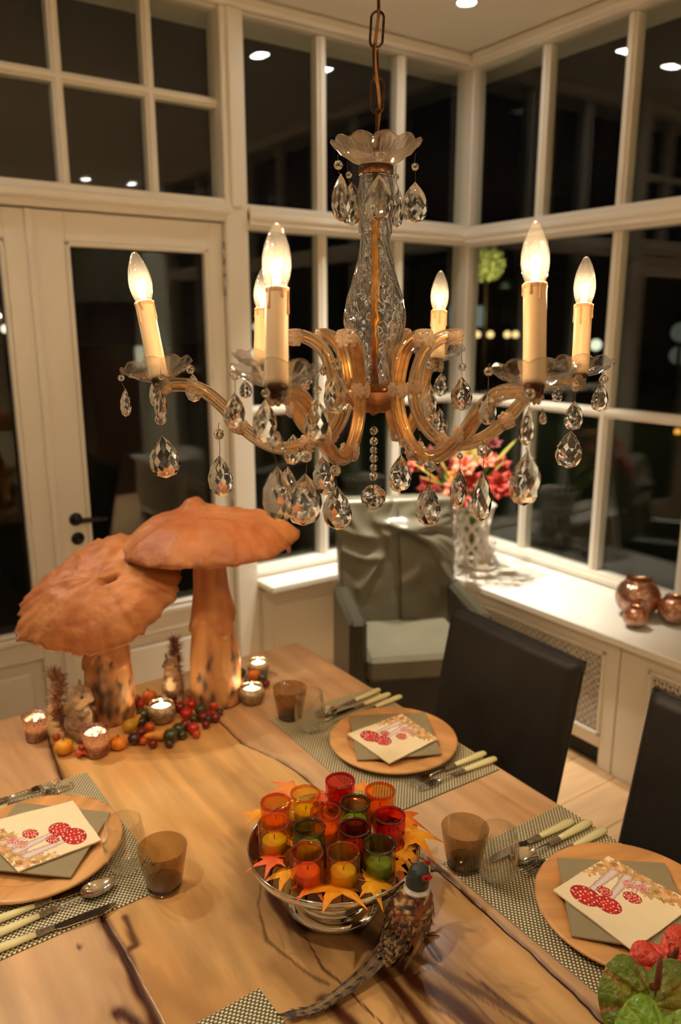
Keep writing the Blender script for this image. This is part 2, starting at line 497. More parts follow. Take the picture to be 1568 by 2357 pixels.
struct('windowsill', b, M['sill'], 'bright white sill under the back window beside the door post')
b = MB(); b.cbox(1.64, 2.4, YA - 0.022, YA - 0.009, 0.06, 0.50, 0.004); b.cbox(1.70, 2.34, YA - 0.028, YA - 0.021, 0.14, 0.42, 0.006)
struct('trim_5', b, M['paint'], 'panelled white board below the back sill')
# side window (wall B)
ys = []
y = 2.972; seq = [(2.585, 2.972), (2.155, 2.540), (1.725, 2.110), (1.295, 1.680), (0.865, 1.250), (0.435, 0.820), (0.005, 0.390), (-0.60, -0.04)]
ys = sorted(seq)
struct('wall_side', MB().cbox(XB - 0.05, XB + 0.05, -0.66, YA - 0.05, HC - 0.06, HC, 0.003).cbox(XB - 0.02, XB + 0.05, -0.66, YA - 0.05, 0, 0.545, 0.002)
       .cbox(XB - 0.05, XB + 0.05, -0.66, -0.60, 0.55, HC - 0.05, 0.004), M['paint'], 'white joinery wall of the side windows')
win_y(4, 'tall upper panes of the side window', ys, [(2.165, 2.868)])
win_y(5, 'side window panes above and below a thin rail over the deep sill', ys, [(0.625, 1.308), (1.350, 2.07)])
b = MB(); bar_y(b, -0.6, 2.97, 2.07, 2.165, 0.075, 0.045); bar_y(b, -0.6, 2.975, 2.10, 2.14, 0.083, 0.07)
struct('trim_6', b, M['paint'], 'moulded white rail across the side windows')
b = MB(); bar_y(b, -0.6, 2.97, 0.575, 0.625, 0.05, 0.035)
struct('trim_7', b, M['paint'], 'white bottom frame of the side window')
b = MB(); b.cbox(2.355, XB - 0.0, -0.60, YA - 0.0, 0.545, 0.580, 0.006)
struct('windowsill', b, M['sill'], 'deep bright white sill along the side windows')
# --- doors
def door(n, x0, x1, gx0, gx1, z1, gz0, gz1, label, handle=None, hinge=None, cat=None):
    d = struct('door_%d' % n, None, None, label)
    f = MB()
    yb, yf = YA + 0.035, YA - 0.03
    f.cbox(x0, gx0, yf, yb, 0.01, z1, 0.004); f.cbox(gx1, x1, yf, yb, 0.01, z1, 0.004)
    f.cbox(gx0 - .002, gx1 + .002, yf + .0005, yb, gz1, z1, 0.004); f.cbox(gx0 - .002, gx1 + .002, yf + .0005, yb, gz0 - 0.11, gz0, 0.004)
    f.cbox(gx0 - .002, gx1 + .002, yf + .0005, yb, 0.01, 0.12, 0.004)
    part('door_frame', f, M['paint'], d)
    g = MB()   # glazing bead
    t = 0.016
    for (a, b_, c, e) in ((gx0, gx0 + t, gz0, gz1), (gx1 - t, gx1, gz0, gz1), (gx0, gx1, gz0, gz0 + t), (gx0, gx1, gz1 - t, gz1)):
        g.cbox(a, b_, yf - 0.006, yf + 0.03, c, e, 0.005)
    part('glazing_bead', g, M['paint'], d)
    g = MB(); g.cbox(gx0 - 0.012, gx1 + 0.012, yf - 0.012, yf + 0.001, gz0 - 0.03, gz0 - 0.004, 0.005)
    part('weather_bar', g, M['paint'], d)
    part('pane', MB().box(gx0, gx1, YA + 0.002, YA + 0.022, gz0, gz1), M['glass'], d)
    p_ = MB(); p_.cbox(gx0, gx1, yf + 0.022, yb - 0.01, 0.12, gz0 - 0.11, 0.002)
    p_.cbox(gx0 + 0.05, gx1 - 0.05, yf + 0.008, yf + 0.024, 0.17, gz0 - 0.16, 0.01)
    part('door_panel', p_, M['paint'], d)
    if handle:
        hx, hz = handle
        h = MB(); q = MB().lathe([(0.0, 0), (0.024, 0), (0.026, 0.004), (0.022, 0.01), (0.011, 0.012), (0.010, 0.045), (0.0, 0.046)], 20)
        q.xf(Matrix.Translation((hx, yf - 0.0005, hz)) @ Matrix.Rotation(PI / 2, 4, 'X'))
        q.tube([(hx, yf - 0.04, hz), (hx + 0.03, yf - 0.044, hz), (hx + 0.07, yf - 0.044, hz - 0.001), (hx + 0.11, yf - 0.04, hz - 0.004)], [0.010, 0.010, 0.0095, 0.008], 10)
        part('door_handle', q, M['blackmetal'], d, label='black lever handle')
        q = MB().lathe([(0.0, 0), (0.024, 0), (0.026, 0.004), (0.02, 0.009), (0.012, 0.010), (0.012, 0.006), (0, 0.006)], 20)
        q.xf(Matrix.Translation((hx + 0.002, yf - 0.0005, hz - 0.078)) @ Matrix.Rotation(PI / 2, 4, 'X'))
        part('lock_rose', q, M['blackmetal'], d, label='round black keyhole plate')
    if hinge:
        for hz in (1.98, 1.86, 0.95, 0.22):
            part('hinge', MB().tube([(hinge, yf - 0.008, hz - 0.045), (hinge, yf - 0.008, hz + 0.045)], 0.008, 8), M['steel'], d)
    return d
door(1, 0.748, 1.497, 0.866, 1.430, 2.10, 0.53, 1.995, 'glazed white door with black lever handle', handle=(0.822, 0.965), hinge=1.499)
door(2, -0.06, 0.742, 0.062, 0.655, 2.10, 0.53, 1.995, 'glazed white door leaf left of the one with the lever')
struct('trim_8', MB().cbox(0.730, 0.756, YA - 0.042, YA - 0.031, 0.01, 2.10, 0.004), M['paint'], 'white cover strip where the two doors meet')
wbox('wall_back_left', (XL, -0.062, YA - 0.01, YA + 0.05, 0, 2.10), M['ceil'], 'plain wall left of the doors')
# --- radiator covers along wall B
def grille(y0, y1, z0, z1, x, step=0.030, w_=0.0055, t=0.006):
    """diagonal lattice, clipped to its rectangle"""
    g = MB()
    def seg(pa, pb):
        a = Vector((x, pa[0], pa[1])); b_ = Vector((x, pb[0], pb[1]))
        d = (b_ - a).normalized(); n_ = Vector((0, -d.z, d.y)) * w_
        T = Vector((-t, 0, 0))
        vs = [a + n_, a - n_, b_ - n_, b_ + n_]; vs += [p + T for p in vs]
        g.add(vs, [(4, 5, 6, 7), (0, 4, 7, 3), (1, 2, 6, 5), (0, 1, 5, 4), (3, 7, 6, 2)])
    H = z1 - z0; W = y1 - y0
    k = -H
    while k < W:
        a0, b0 = max(0, k), max(0, -k)
        ln = min(W - a0, H - b0)
        if ln > 0.004:
            seg((y0 + a0, z0 + b0), (y0 + a0 + ln, z0 + b0 + ln))
            seg((y1 - a0, z0 + b0), (y1 - a0 - ln, z0 + b0 + ln))
        k += step
    return g
def radiator_cover(y0, y1, label):
    r = thing('radiator_cover', label, 'radiator cover', (0, 0, 0))
    X = 2.395
    f = MB()
    gy0, gy1, gz0, gz1 = y0 + 0.06, y1 - 0.12, 0.135, 0.485
    f.cbox(X, X + 0.02, y0, gy0, 0.0, 0.543, 0.003); f.cbox(X, X + 0.02, gy1, y1, 0.0, 0.543, 0.003)
    f.cbox(X + .0004, X + 0.02, gy0 - .001, gy1 + .001, gz1, 0.543, 0.003); f.cbox(X + .0004, X + 0.02, gy0 - .001, gy1 + .001, 0.085, gz0, 0.003)
    f.cbox(X + 0.02, X + 0.04, y0, y0 + 0.02, 0, 0.54, 0.002)
    part('frame', f, M['paint'], r)
    b = MB(); t = 0.014
    for (a, b_, c, e) in ((gy0, gy0 + t, gz0, gz1), (gy1 - t, gy1, gz0, gz1), (gy0, gy1, gz0, gz0 + t), (gy0, gy1, gz1 - t, gz1)):
        b.cbox(X - 0.008, X + 0.012, a, b_, c, e, 0.004)
    part('moulding', b, M['paint'], r)
    g = part('grille', grille(gy0 + t, gy1 - t, gz0 + t, gz1 - t, X + 0.010), M['paint'], r)
    g['kind'] = 'stuff'
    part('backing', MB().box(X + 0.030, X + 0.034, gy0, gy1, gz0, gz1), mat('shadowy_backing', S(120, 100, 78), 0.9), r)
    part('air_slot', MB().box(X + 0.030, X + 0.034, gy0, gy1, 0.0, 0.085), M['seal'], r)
    return r
radiator_cover(1.645, 2.84, 'white radiator cover with a lattice grille between the two chairs')
radiator_cover(0.45, 1.640, 'white radiator cover with a lattice grille behind the nearer black chair')
radiator_cover(-0.60, 0.445, 'white radiator cover at the near end of the deep sill')
# --- recessed ceiling spots
sp_me = {}
def downlight(x, y, label, aim=None, en=1.0):
    t = thing('ceiling_spotlight', label, 'spotlight', (x, y, HC))
    part('trim_ring', MB().lathe([(0.048, 0), (0.048, -0.004), (0.040, -0.006), (0.036, -0.004), (0.034, 0.0)], 24), M['chrome'], t)
    part('lens', MB().lathe([(0.0, -0.0015), (0.035, -0.0015), (0.035, -0.0005)], 20), M['lamp'], t)
    l = bpy.data.lights.new('spot_beam', 'SPOT'); l.energy = SPOT_W * en; l.color = SPOT_C; l.spot_size = math.radians(56); l.spot_blend = 1.0; l.shadow_soft_size = 0.03
    o = bpy.data.objects.new('spot_beam', l); COL.objects.link(o); o.parent = t; o.location = (0, 0, -0.012)
    if aim: o.rotation_euler = (Vector(aim) - Vector((x, y, HC))).to_track_quat('-Z', 'Y').to_euler()
    return t
lab = ['small round recessed ceiling spot nearest the window corner', 'recessed ceiling spot above the grey armchair', 'recessed ceiling spot above the far left door, right of its pair',
       'recessed ceiling spot above the far left door, left of its pair', 'recessed ceiling spot behind the viewer beside the solid wall',
       'recessed ceiling spot behind the viewer closest to the solid wall', 'single recessed ceiling spot behind the viewer', 'recessed ceiling spot directly behind the viewer', 'added unseen fill spot over the left table side, brightening the table', 'added unseen fill spot in front of the dark cupboard', 'added unseen fill spot in the middle of the far room end']
for k_, ((x, y), lb) in enumerate(zip(SPOTS, lab)): downlight(x, y, lb, (0.55, 1.0, 0.75) if k_ in (2, 3, 8) else None, 0.19 if k_ in (2, 3) else 0.15 if k_ == 8 else 1.7 if k_ in (4, 5, 6, 7) else 2.5 if k_ > 8 else 1.0)
# --- furniture behind the viewer, seen only mirrored in the door glass
t = thing('wardrobe', 'tall dark brown cupboard against the solid wall', 'cupboard', (0, 0, 0))
part('body', MB().cbox(2.40, 2.845, -3.1, -1.62, 0, 1.92, 0.006), M['dark_wood'], t)
for i in range(3):
    part('door', MB().cbox(2.378, 2.40, -3.09 + i * 0.49, -2.61 + i * 0.49, 0.06, 1.88, 0.005), M['dark_wood'], t)
t = thing('wall_lamp', 'glowing white wall lamp beside the dark cupboard', 'lamp', (2.85, -1.35, 1.40))
part('bracket', MB().cbox(-0.03, -0.001, -0.03, 0.03, -0.06, 0.06, 0.004), M['steel'], t)
part('lamp_shade', MB().lathe([(0.04, -0.1), (0.045, 0), (0.04, 0.1)], 20, (-0.075, 0, 0), cap0=True, cap1=True), emis('wall_lamp_glow', (1, 0.9, 0.6), 5), t)

# ================================================================== dining table
TZ = 0.75
TX0, TX1, TY0, TY1 = 0.03, 1.165, -0.20, 1.925
def T2(px, py): 
    p = at(px, py, 2, TZ); return (p.x, p.y)
seamR = sorted([(y, x) for x, y in [(0.735, 1.925), (0.748, 1.607), (0.746, 1.489), (0.780, 1.385), (0.793, 1.261), (0.833, 0.915), (0.828, 0.799), (0.824, 0.697), (0.820, 0.608), (0.812, 0.532), (0.80, 0.2), (0.81, -0.2)]])
seamL = sorted([(y, x) for x, y in [(0.40, 1.925), (0.373, 1.724), (0.358, 1.582), (0.33, 1.35), (0.298, 1.128), (0.300, 1.007), (0.298, 0.887), (0.31, 0.4), (0.30, -0.2)]])
def seam(tab, y, o):
    x = float(np.interp(y, [a for a, b in tab], [b for a, b in tab]))
    return x + 0.004 * noise.noise(Vector((y * 14, o, 0))) + 0.0015 * noise.noise(Vector((y * 60, o, 3)))
def px_line(pts, wd, k): return ([T2(*p) for p in pts], wd, k)
STAIN = [px_line([(985, 1975), (1100, 2080), (1200, 2170), (1300, 2260), (1400, 2360)], 0.0055, .9), px_line([(510, 1662), (560, 1710), (640, 1745), (720, 1800)], 0.003, .7), px_line([(625, 2055), (640, 2085), (668, 2120), (700, 2140)], 0.017, 1.0), px_line([(598, 1990), (600, 2040), (590, 2085), (612, 2165), (690, 2225), (760, 2265)], 0.0035, .8),
         px_line([(700, 2135), (790, 2110), (850, 2150), (905, 2200), (960, 2262), (1060, 2320), (1180, 2420)], 0.021, 1.0), px_line([(860, 2215), (905, 2270), (960, 2340), (1010, 2400)], 0.015, 1.0),
         px_line([(940, 2130), (985, 2165), (1012, 2205)], 0.009, .95), px_line([(700, 2155), (745, 2225), (790, 2262), (850, 2330), (900, 2380)], 0.0022, 1.0),
         px_line([(745, 2300), (800, 2345), (850, 2400)], 0.013, 1.0), px_line([(242, 2112), (258, 2150), (300, 2215), (330, 2290), (365, 2370)], 0.0085, 1.0),
         px_line([(285, 2112), (300, 2150), (312, 2175), (298, 2182)], 0.007, .9), px_line([(272, 2330), (310, 2352), (340, 2380)], 0.012, 1.0),
         px_line([(1075, 2240), (1100, 2262), (1122, 2285)], 0.004, .7), px_line([(640, 2140), (655, 2180)], 0.004, .5), px_line([(920, 2170), (1010, 2235), (1085, 2275), (1200, 2340)], 0.012, .85), px_line([(1020, 2230), (1100, 2300), (1190, 2357)], 0.003, .8), px_line([(985, 2215), (1075, 2295), (1150, 2370)], 0.0035, .8), px_line([(1110, 2262), (1230, 2357)], 0.006, .9), px_line([(1050, 2250), (1210, 2345)], 0.002, .8),
         px_line([(960, 2290), (1050, 2345), (1090, 2400)], 0.004, .8), px_line([(1000, 2290), (1120, 2365)], 0.002, .7), px_line([(870, 2260), (940, 2360)], 0.003, .6),
         px_line([(560, 1930), (590, 2090), (720, 2180)], 0.035, .42), px_line([(640, 2230), (800, 2320)], 0.03, .35), px_line([(900, 2150), (1250, 2420)], 0.045, .5), px_line([(450, 2080), (470, 2250)], 0.03, .22), px_line([(560, 1780), (760, 1990)], 0.03, .2), px_line([(300, 2230), (480, 2357)], .025, .22), px_line([(183, 2172), (187, 2178)], 0.003, .9), px_line([(130, 1770), (160, 1800), (200, 1850)], 0.006, .5),
         px_line([(118, 1715), (128, 1750), (145, 1790)], 0.007, .8)]
SEG = []
for pts, wd, k in STAIN:
    for a, b in zip(pts[:-1], pts[1:]): SEG.append((a[0], a[1], b[0], b[1], wd, k))
SEG = np.array(SEG)
def stain_field(X, Y):
    """0..1 darkness of knots and cracks"""
    sx = np.array([0.0] * len(X)); 
    wob = np.array([noise.noise(Vector((x * 30, y * 9, 0.5))) for x, y in zip(X, Y)])
    wob2 = np.array([noise.noise(Vector((x * 120, y * 22, 4.5))) for x, y in zip(X, Y)])
    Xw = X + 0.006 * wob + 0.002 * wob2; Yw = Y + 0.004 * wob2
    for x0, y0, x1, y1, wd, k in SEG:
        dx, dy = x1 - x0, y1 - y0; L2 = dx * dx + dy * dy + 1e-9
        t = np.clip(((Xw - x0) * dx + (Yw - y0) * dy) / L2, 0, 1)
        d = np.hypot(Xw - x0 - t * dx, Yw - y0 - t * dy) / (wd * (1 + 0.5 * wob2))
        sx = np.maximum(sx, k * np.clip(1.35 - d, 0, 1) ** 0.8)
        sx = np.maximum(sx, 0.25 * k * np.clip(1 - d / 3.2, 0, 1) * (wd > 0.006))
    return np.clip(sx, 0, 1)
def wood_mat(name, light, mid, rough=0.3, scale=1.0, attr=True, coat=0.10):
    mt, nt, N, L, B, O = newmat(name)
    tc = N.new('ShaderNodeTexCoord')
    mp = N.new('ShaderNodeMapping'); mp.inputs['Scale'].default_value = (16 * scale, 1.6 * scale, 16 * scale); L.new(tc.outputs['Object'], mp.inputs[0])
    n1 = N.new('ShaderNodeTexNoise'); n1.inputs['Scale'].default_value = 1.0; n1.inputs['Detail'].default_value = 7; n1.inputs['Distortion'].default_value = 1.4
    L.new(mp.outputs[0], n1.inputs[0])
    mp2 = N.new('ShaderNodeMapping'); mp2.inputs['Scale'].default_value = (3.2 * scale, 1.5 * scale, 3 * scale); L.new(tc.outputs['Object'], mp2.inputs[0])
    n2 = N.new('ShaderNodeTexNoise'); n2.inputs['Scale'].default_value = 1.3; n2.inputs['Detail'].default_value = 4; n2.inputs['Distortion'].default_value = 0.8
    L.new(mp2.outputs[0], n2.inputs[0])
    wv = N.new('ShaderNodeTexWave'); wv.inputs['Scale'].default_value = 2.2 * scale; wv.inputs['Distortion'].default_value = 9; wv.inputs['Detail'].default_value = 3
    wv.inputs['Detail Scale'].default_value = 0.6
    mp3 = N.new('ShaderNodeMapping'); mp3.inputs['Scale'].default_value = (2.2, 0.5, 1); L.new(tc.outputs['Object'], mp3.inputs[0]); L.new(mp3.outputs[0], wv.inputs[0])
    r1 = N.new('ShaderNodeValToRGB'); r1.color_ramp.elements[0].position = 0.32; r1.color_ramp.elements[0].color = mid; r1.color_ramp.elements[1].position = 0.66; r1.color_ramp.elements[1].color = light
    L.new(n2.outputs['Fac'], r1.inputs[0])
    mr = N.new('ShaderNodeMapRange'); mr.inputs[1].default_value = 0.3; mr.inputs[2].default_value = 0.7; mr.inputs[3].default_value = 0.76; mr.inputs[4].default_value = 1.08
    L.new(n1.outputs['Fac'], mr.inputs[0])
    m4 = N.new('ShaderNodeMapRange'); m4.inputs[3].default_value = 0.93; m4.inputs[4].default_value = 1.05; L.new(wv.outputs['Fac'], m4.inputs[0])
    mu = N.new('ShaderNodeMath'); mu.operation = 'MULTIPLY'; L.new(mr.outputs[0], mu.inputs[0]); L.new(m4.outputs[0], mu.inputs[1])
    sc_ = N.new('ShaderNodeVectorMath'); sc_.operation = 'SCALE'; L.new(r1.outputs[0], sc_.inputs[0]); L.new(mu.outputs[0], sc_.inputs['Scale'])
    last = sc_.outputs[0]
    if attr:
        a = N.new('ShaderNodeAttribute'); a.attribute_name = 'paint'
        mx = N.new('ShaderNodeMix'); mx.data_type = 'RGBA'; L.new(a.outputs['Fac'], mx.inputs['Factor'])
        L.new(last, mx.inputs['A']); mx.inputs['B'].default_value = S(72, 30, 12); last = mx.outputs['Result']
    L.new(last, B.inputs['Base Color'])
    B.inputs['Roughness'].default_value = rough; B.inputs['Coat Weight'].default_value = coat; B.inputs['Coat Roughness'].default_value = 0.12
    bp = N.new('ShaderNodeBump'); bp.inputs['Strength'].default_value = 0.06; bp.inputs['Distance'].default_value = 0.01
    L.new(n1.outputs['Fac'], bp.inputs['Height']); L.new(bp.outputs[0], B.inputs['Normal'])
    return mt
M['wood_mid'] = wood_mat('warm_slab_wood', S(232, 186, 122), S(214, 156, 90))
M['wood_side'] = wood_mat('pale_slab_wood', S(222, 182, 138), S(208, 160, 112))
tb = thing('dining_table', 'big live-edge wooden dining table of three slabs set for a meal', 'table', (0, 0, 0))
def slab(x0f, x1f, nx, ny, mt, label):
    """top surface as a fine grid, thickness 45 mm; the paint attribute holds knots and cracks"""
    mb = MB(); TH = 0.045
    ysv = np.linspace(TY0, TY1, ny)
    pts = []
    for y in ysv:
        a, b_ = x0f(y), x1f(y)
        pts += [(a + (b_ - a) * i / (nx - 1), y) for i in range(nx)]
    P = np.array(pts); st = stain_field(P[:, 0], P[:, 1])
    drop = []
    for j in range(ny):
        for i in range(nx):
            e = 0.0
            if i == 0 or i == nx - 1: e = 0.003
            drop.append(e)
    vs = [(p[0], p[1], TZ - d - 0.0006 * s) for p, d, s in zip(pts, drop, st)]
    fs = [(j * nx + i, j * nx + i + 1, (j + 1) * nx + i + 1, (j + 1) * nx + i) for j in range(ny - 1) for i in range(nx - 1)]
    mb.add(vs, fs, 0, True)
    base = [(x, y, TZ - TH) for (x, y), in zip(pts)]
    # skirt
    ring = [i for i in range(nx)] + [(j * nx + nx - 1) for j in range(1, ny)] + [((ny - 1) * nx + i) for i in range(nx - 2, -1, -1)] + [j * nx for j in range(ny - 2, 0, -1)]
    v2 = [vs[i] for i in ring] + [(vs[i][0], vs[i][1], TZ - TH) for i in ring]
    n = len(ring)
    mb.add(v2, [((i + 1) % n, i, n + i, n + (i + 1) % n) for i in range(n)] + [tuple(range(n, 2 * n))], 0, False)
    c = [min(1, s + (0.55 if d > 0 and mt is not None and 0 else 0)) for s, d in zip(st, drop)] + [0.35] * n + [0.35] * n
    for k, i in enumerate(ring):
        c[len(pts) + k] = st[i]
    mb.col = [(v, v, v, 1) for v in c]
    return part('slab', mb, mt, tb, label=label)
slab(lambda y: TX0 + 0.004 * noise.noise(Vector((y * 5, 9, 0))), lambda y: seam(seamL, y, 1.0) - 0.0035, 60, 420, M['wood_side'], 'paler left slab')
slab(lambda y: seam(seamL, y, 1.0) + 0.002 * noise.noise(Vector((y * 8, 2, 0))), lambda y: seam(seamR, y, 5.0) - 0.0035, 170, 520, M['wood_mid'], 'darker middle slab with knots and cracks')
slab(lambda y: seam(seamR, y, 5.0) + 0.002 * noise.noise(Vector((y * 8, 7, 0))), lambda y: TX1, 60, 420, M['wood_side'], 'paler right slab')
part('seam_filler', MB().box(0.25, 0.90, TY0 + 0.002, TY1 - 0.002, TZ - 0.04, TZ - 0.005), mat('seam_resin', S(62, 28, 12), 0.4), tb)
for lx in (0.10, 1.03):
    for ly in (-0.1, 1.80):
        part('leg', MB().cbox(lx, lx + 0.09, ly, ly + 0.09, 0.0, TZ - 0.045, 0.006), M['dark_wood'], tb)
part('apron', MB().box(0.12, 1.10, -0.08, 1.86, TZ - 0.10, TZ - 0.0451), M['dark_wood'], tb)

# ------------------------------------------------------------------ placemats
def weave_mat():
    mt, nt, N, L, B, O = newmat('woven_vinyl')
    tc = N.new('ShaderNodeTexCoord'); sp = N.new('ShaderNodeSeparateXYZ'); L.new(tc.outputs['Object'], sp.inputs[0])
    def mth(op, a, b=None, c=None):
        n = N.new('ShaderNodeMath'); n.operation = op
        for i, v in enumerate((a, b, c)):
            if v is None: continue
            if isinstance(v, (int, float)): n.inputs[i].default_value = v
            else: L.new(v, n.inputs[i])
        return n.outputs[0]
    step = 0.0076
    v = mth('DIVIDE', sp.outputs['Y'], step * 0.60)
    row = mth('FLOOR', v)
    par = mth('MULTIPLY', mth('MODULO', mth('ABSOLUTE', row), 2), 0.5)
    u = mth('ADD', mth('DIVIDE', sp.outputs['X'], step), par)
    fu = mth('ABSOLUTE', mth('SUBTRACT', mth('FRACT', u), 0.5)); fv = mth('ABSOLUTE', mth('SUBTRACT', mth('FRACT', v), 0.5))
    d = mth('MAXIMUM', mth('MULTIPLY', fu, 1.35), mth('MULTIPLY', fv, 1.0))
    k = mth('SUBTRACT', 1.0, mth('SMOOTH_MIN', mth('MULTIPLY', mth('MAXIMUM', mth('SUBTRACT', d, 0.30), 0.0), 9.0), 1.0, 0.05))
    mx = N.new('ShaderNodeMix'); mx.data_type = 'RGBA'; L.new(k, mx.inputs['Factor'])
    mx.inputs['A'].default_value = S(98, 86, 58); mx.inputs['B'].default_value = S(240, 230, 190)
    L.new(mx.outputs['Result'], B.inputs['Base Color']); B.inputs['Roughness'].default_value = 0.42
    bp = N.new('ShaderNodeBump'); bp.inputs['Strength'].default_value = 0.5; bp.inputs['Distance'].default_value = 0.0012
    L.new(k, bp.inputs['Height']); L.new(bp.outputs[0], B.inputs['Normal'])
    return mt
M['weave'] = weave_mat()
def placemat(x0, x1, y0, y1, rz, label):
    cx, cy_ = (x0 + x1) / 2, (y0 + y1) / 2
    hx, hy = (x1 - x0) / 2, (y1 - y0) / 2
    o = link('placemat', MB().cbox(-hx, hx, -hy, hy, 0.0, 0.0022, 0.0006).mesh('placemat', M['weave']), None, (cx, cy_, TZ + 0.0004), (0, 0, rz))
    return tag(o, label, 'placemat', 'woven grey placemats on the table')
placemat(0.845, 1.158, 1.070, 1.545, math.radians(-1.0), 'woven grey placemat farthest along the right table edge, beside the black chair')
placemat(0.842, 1.158, 0.425, 0.906, math.radians(-0.6), 'woven grey placemat near the red and green anthuriums')
placemat(0.085, 0.412, 1.130, 1.566, math.radians(1.6), 'woven grey placemat on the left table edge')
placemat(0.115, 0.447, 0.380, 0.850, math.radians(1.5), 'bare woven grey placemat mostly out of sight by the tip of the pheasant tail')

# ------------------------------------------------------------------ plates
def plate_mat():
    mt = wood_mat('turned_beech', S(228, 172, 108), S(214, 152, 88), rough=0.4, scale=1.3, attr=False, coat=0.1)
    return mt
M['beech'] = plate_mat()
ZM = TZ + 0.0026
def plate(x, y, r, rz, label):
    prof = [(0.0, 0.0), (r * 0.55, 0.0), (r * 0.62, 0.002), (r * 0.9, 0.010), (r * 0.985, 0.0135), (r, 0.0165), (r * 0.992, 0.0195), (r * 0.97, 0.0205),
            (r * 0.74, 0.0165), (r * 0.71, 0.0150), (r * 0.69, 0.0120), (r * 0.67, 0.0115), (0.0, 0.0115)]
    o = link('charger_plate', MB().lathe(prof, 72).mesh('charger_plate', M['beech']), None, (x, y, ZM + 0.0002), (0, 0, rz))
    return tag(o, label, 'plate', 'turned wooden charger plates')
P_B = (1.026, 1.279); P_R = (1.019, 0.640); P_L = (0.249, 1.355)
PR = 0.154
plate(*P_B, 0.148, 0.3, 'round wooden charger plate farthest away, nearest the smaller smoky tumbler')
plate(*P_R, PR, 1.2, 'round wooden charger plate partly hidden by the anthuriums')
plate(*P_L, PR, 2.2, 'round wooden charger plate on the left placemat')
# ------------------------------------------------------------------ napkins
M['napkin_grey'] = mat('taupe_paper', S(150, 136, 104), 0.85, var=0.05, vs=60, bump=0.1, bs=400)
M['napkin_print'] = mat('printed_paper', (1, 1, 1, 1), 0.8, var=0.02, vs=40, attr='paint', bump=0.06, bs=300)
def affine(px_corners, z):
    P = [at(px, py, 2, z) for px, py in px_corners]
    return P
def paper(name, P, z, n, mt, label, group, painter=None, curl=0.0015, seed=0):
    """folded paper square; P corner points L, T, R, B (world), painter(u, v) -> colour"""
    c = sum(P, Vector()) / 4
    Lc, Tc, Rc, Bc = [Vector((p.x - c.x, p.y - c.y, 0)) for p in P]
    mb = MB()
    def f(u, v, zz):
        p = Lc * (1 - u) * (1 - v) + Tc * u * (1 - v) + Rc * u * v + Bc * (1 - u) * v
        e = max(0, 1 - 8 * min(u, v, 1 - u, 1 - v))
        wv = 0.0022 * noise.noise(Vector((u * 9, v * 9, seed))) * e
        q = p * (1 + wv * 2)
        return (q.x, q.y, zz + curl * e * (0.7 + noise.noise(Vector((u * 3, v * 3, seed + 5)))))
    mb.grid(n, n, lambda a, b_: f(a, b_, 0.0028), flip=True)
    if painter: col = [painter(i / (n - 1), j / (n - 1)) for j in range(n) for i in range(n)]
    nn = 12; k0 = len(mb.v)
    mb.grid(nn, nn, lambda a, b_: f(a, b_, 0.0))
    ring = [(i, 0) for i in range(n)] + [(n - 1, j) for j in range(1, n)] + [(i, n - 1) for i in range(n - 2, -1, -1)] + [(0, j) for j in range(n - 2, 0, -1)]
    vt = [mb.v[j * n + i] for i, j in ring]; vb = [(p[0], p[1], p[2] - 0.0028) for p in vt]; m_ = len(ring)
    mb.add(vt + vb, [(i, (i + 1) % m_, m_ + (i + 1) % m_, m_ + i) for i in range(m_)])
    if painter:
        ed = S(236, 216, 176)
        mb.col = col + [ed] * (len(mb.v) - len(col))
    o = link(name, mb.mesh(name, mt), None, (c.x, c.y, z))
    return tag(o, label, 'napkin', group)
CREAM, RED, RED2 = S(244, 226, 186), S(206, 40, 26), S(158, 20, 22)
capsP = [(.23, .255, .175, .135), (.31, .478, .145, .115), (.45, .33, .085, .07), (.60, .56, .10, .08), (.76, .42, .07, .065), (.80, .54, .07, .06)]
stemsP = [(.30, .24, .80, .20, .045), (.38, .44, .84, .34, .045), (.62, .54, .86, .46, .03), (.78, .52, .90, .56, .025)]
leafP = [(.86, .10, .11, 0), (.93, .22, .10, 1), (.70, .08, .09, 1), (.58, .05, .06, 0), (.90, .34, .10, 2), (.80, .28, .08, 0), (.94, .45, .10, 0), (.92, .60, .11, 1), (.82, .66, .08, 2), (.93, .74, .09, 0), (.86, .80, .07, 1), (.93, .88, .08, 0),
         (.76, .62, .045, 2), (.70, .42, .04, 1), (.72, .16, .035, 0)]
leafC = [S(206, 146, 84), S(176, 128, 62), S(160, 140, 70)]
_r = random.Random(2); SPOTSP = []
while len(SPOTSP) < 30:
    _a, _d = _r.uniform(0, 6.283), math.sqrt(_r.random()) * .9
    _p = (_d * math.cos(_a), _d * math.sin(_a), _r.uniform(.040, .075))
    if all((_p[0] - q[0]) ** 2 + (_p[1] - q[1]) ** 2 > .055 for q in SPOTSP) or len(SPOTSP) > 22: SPOTSP.append(_p)
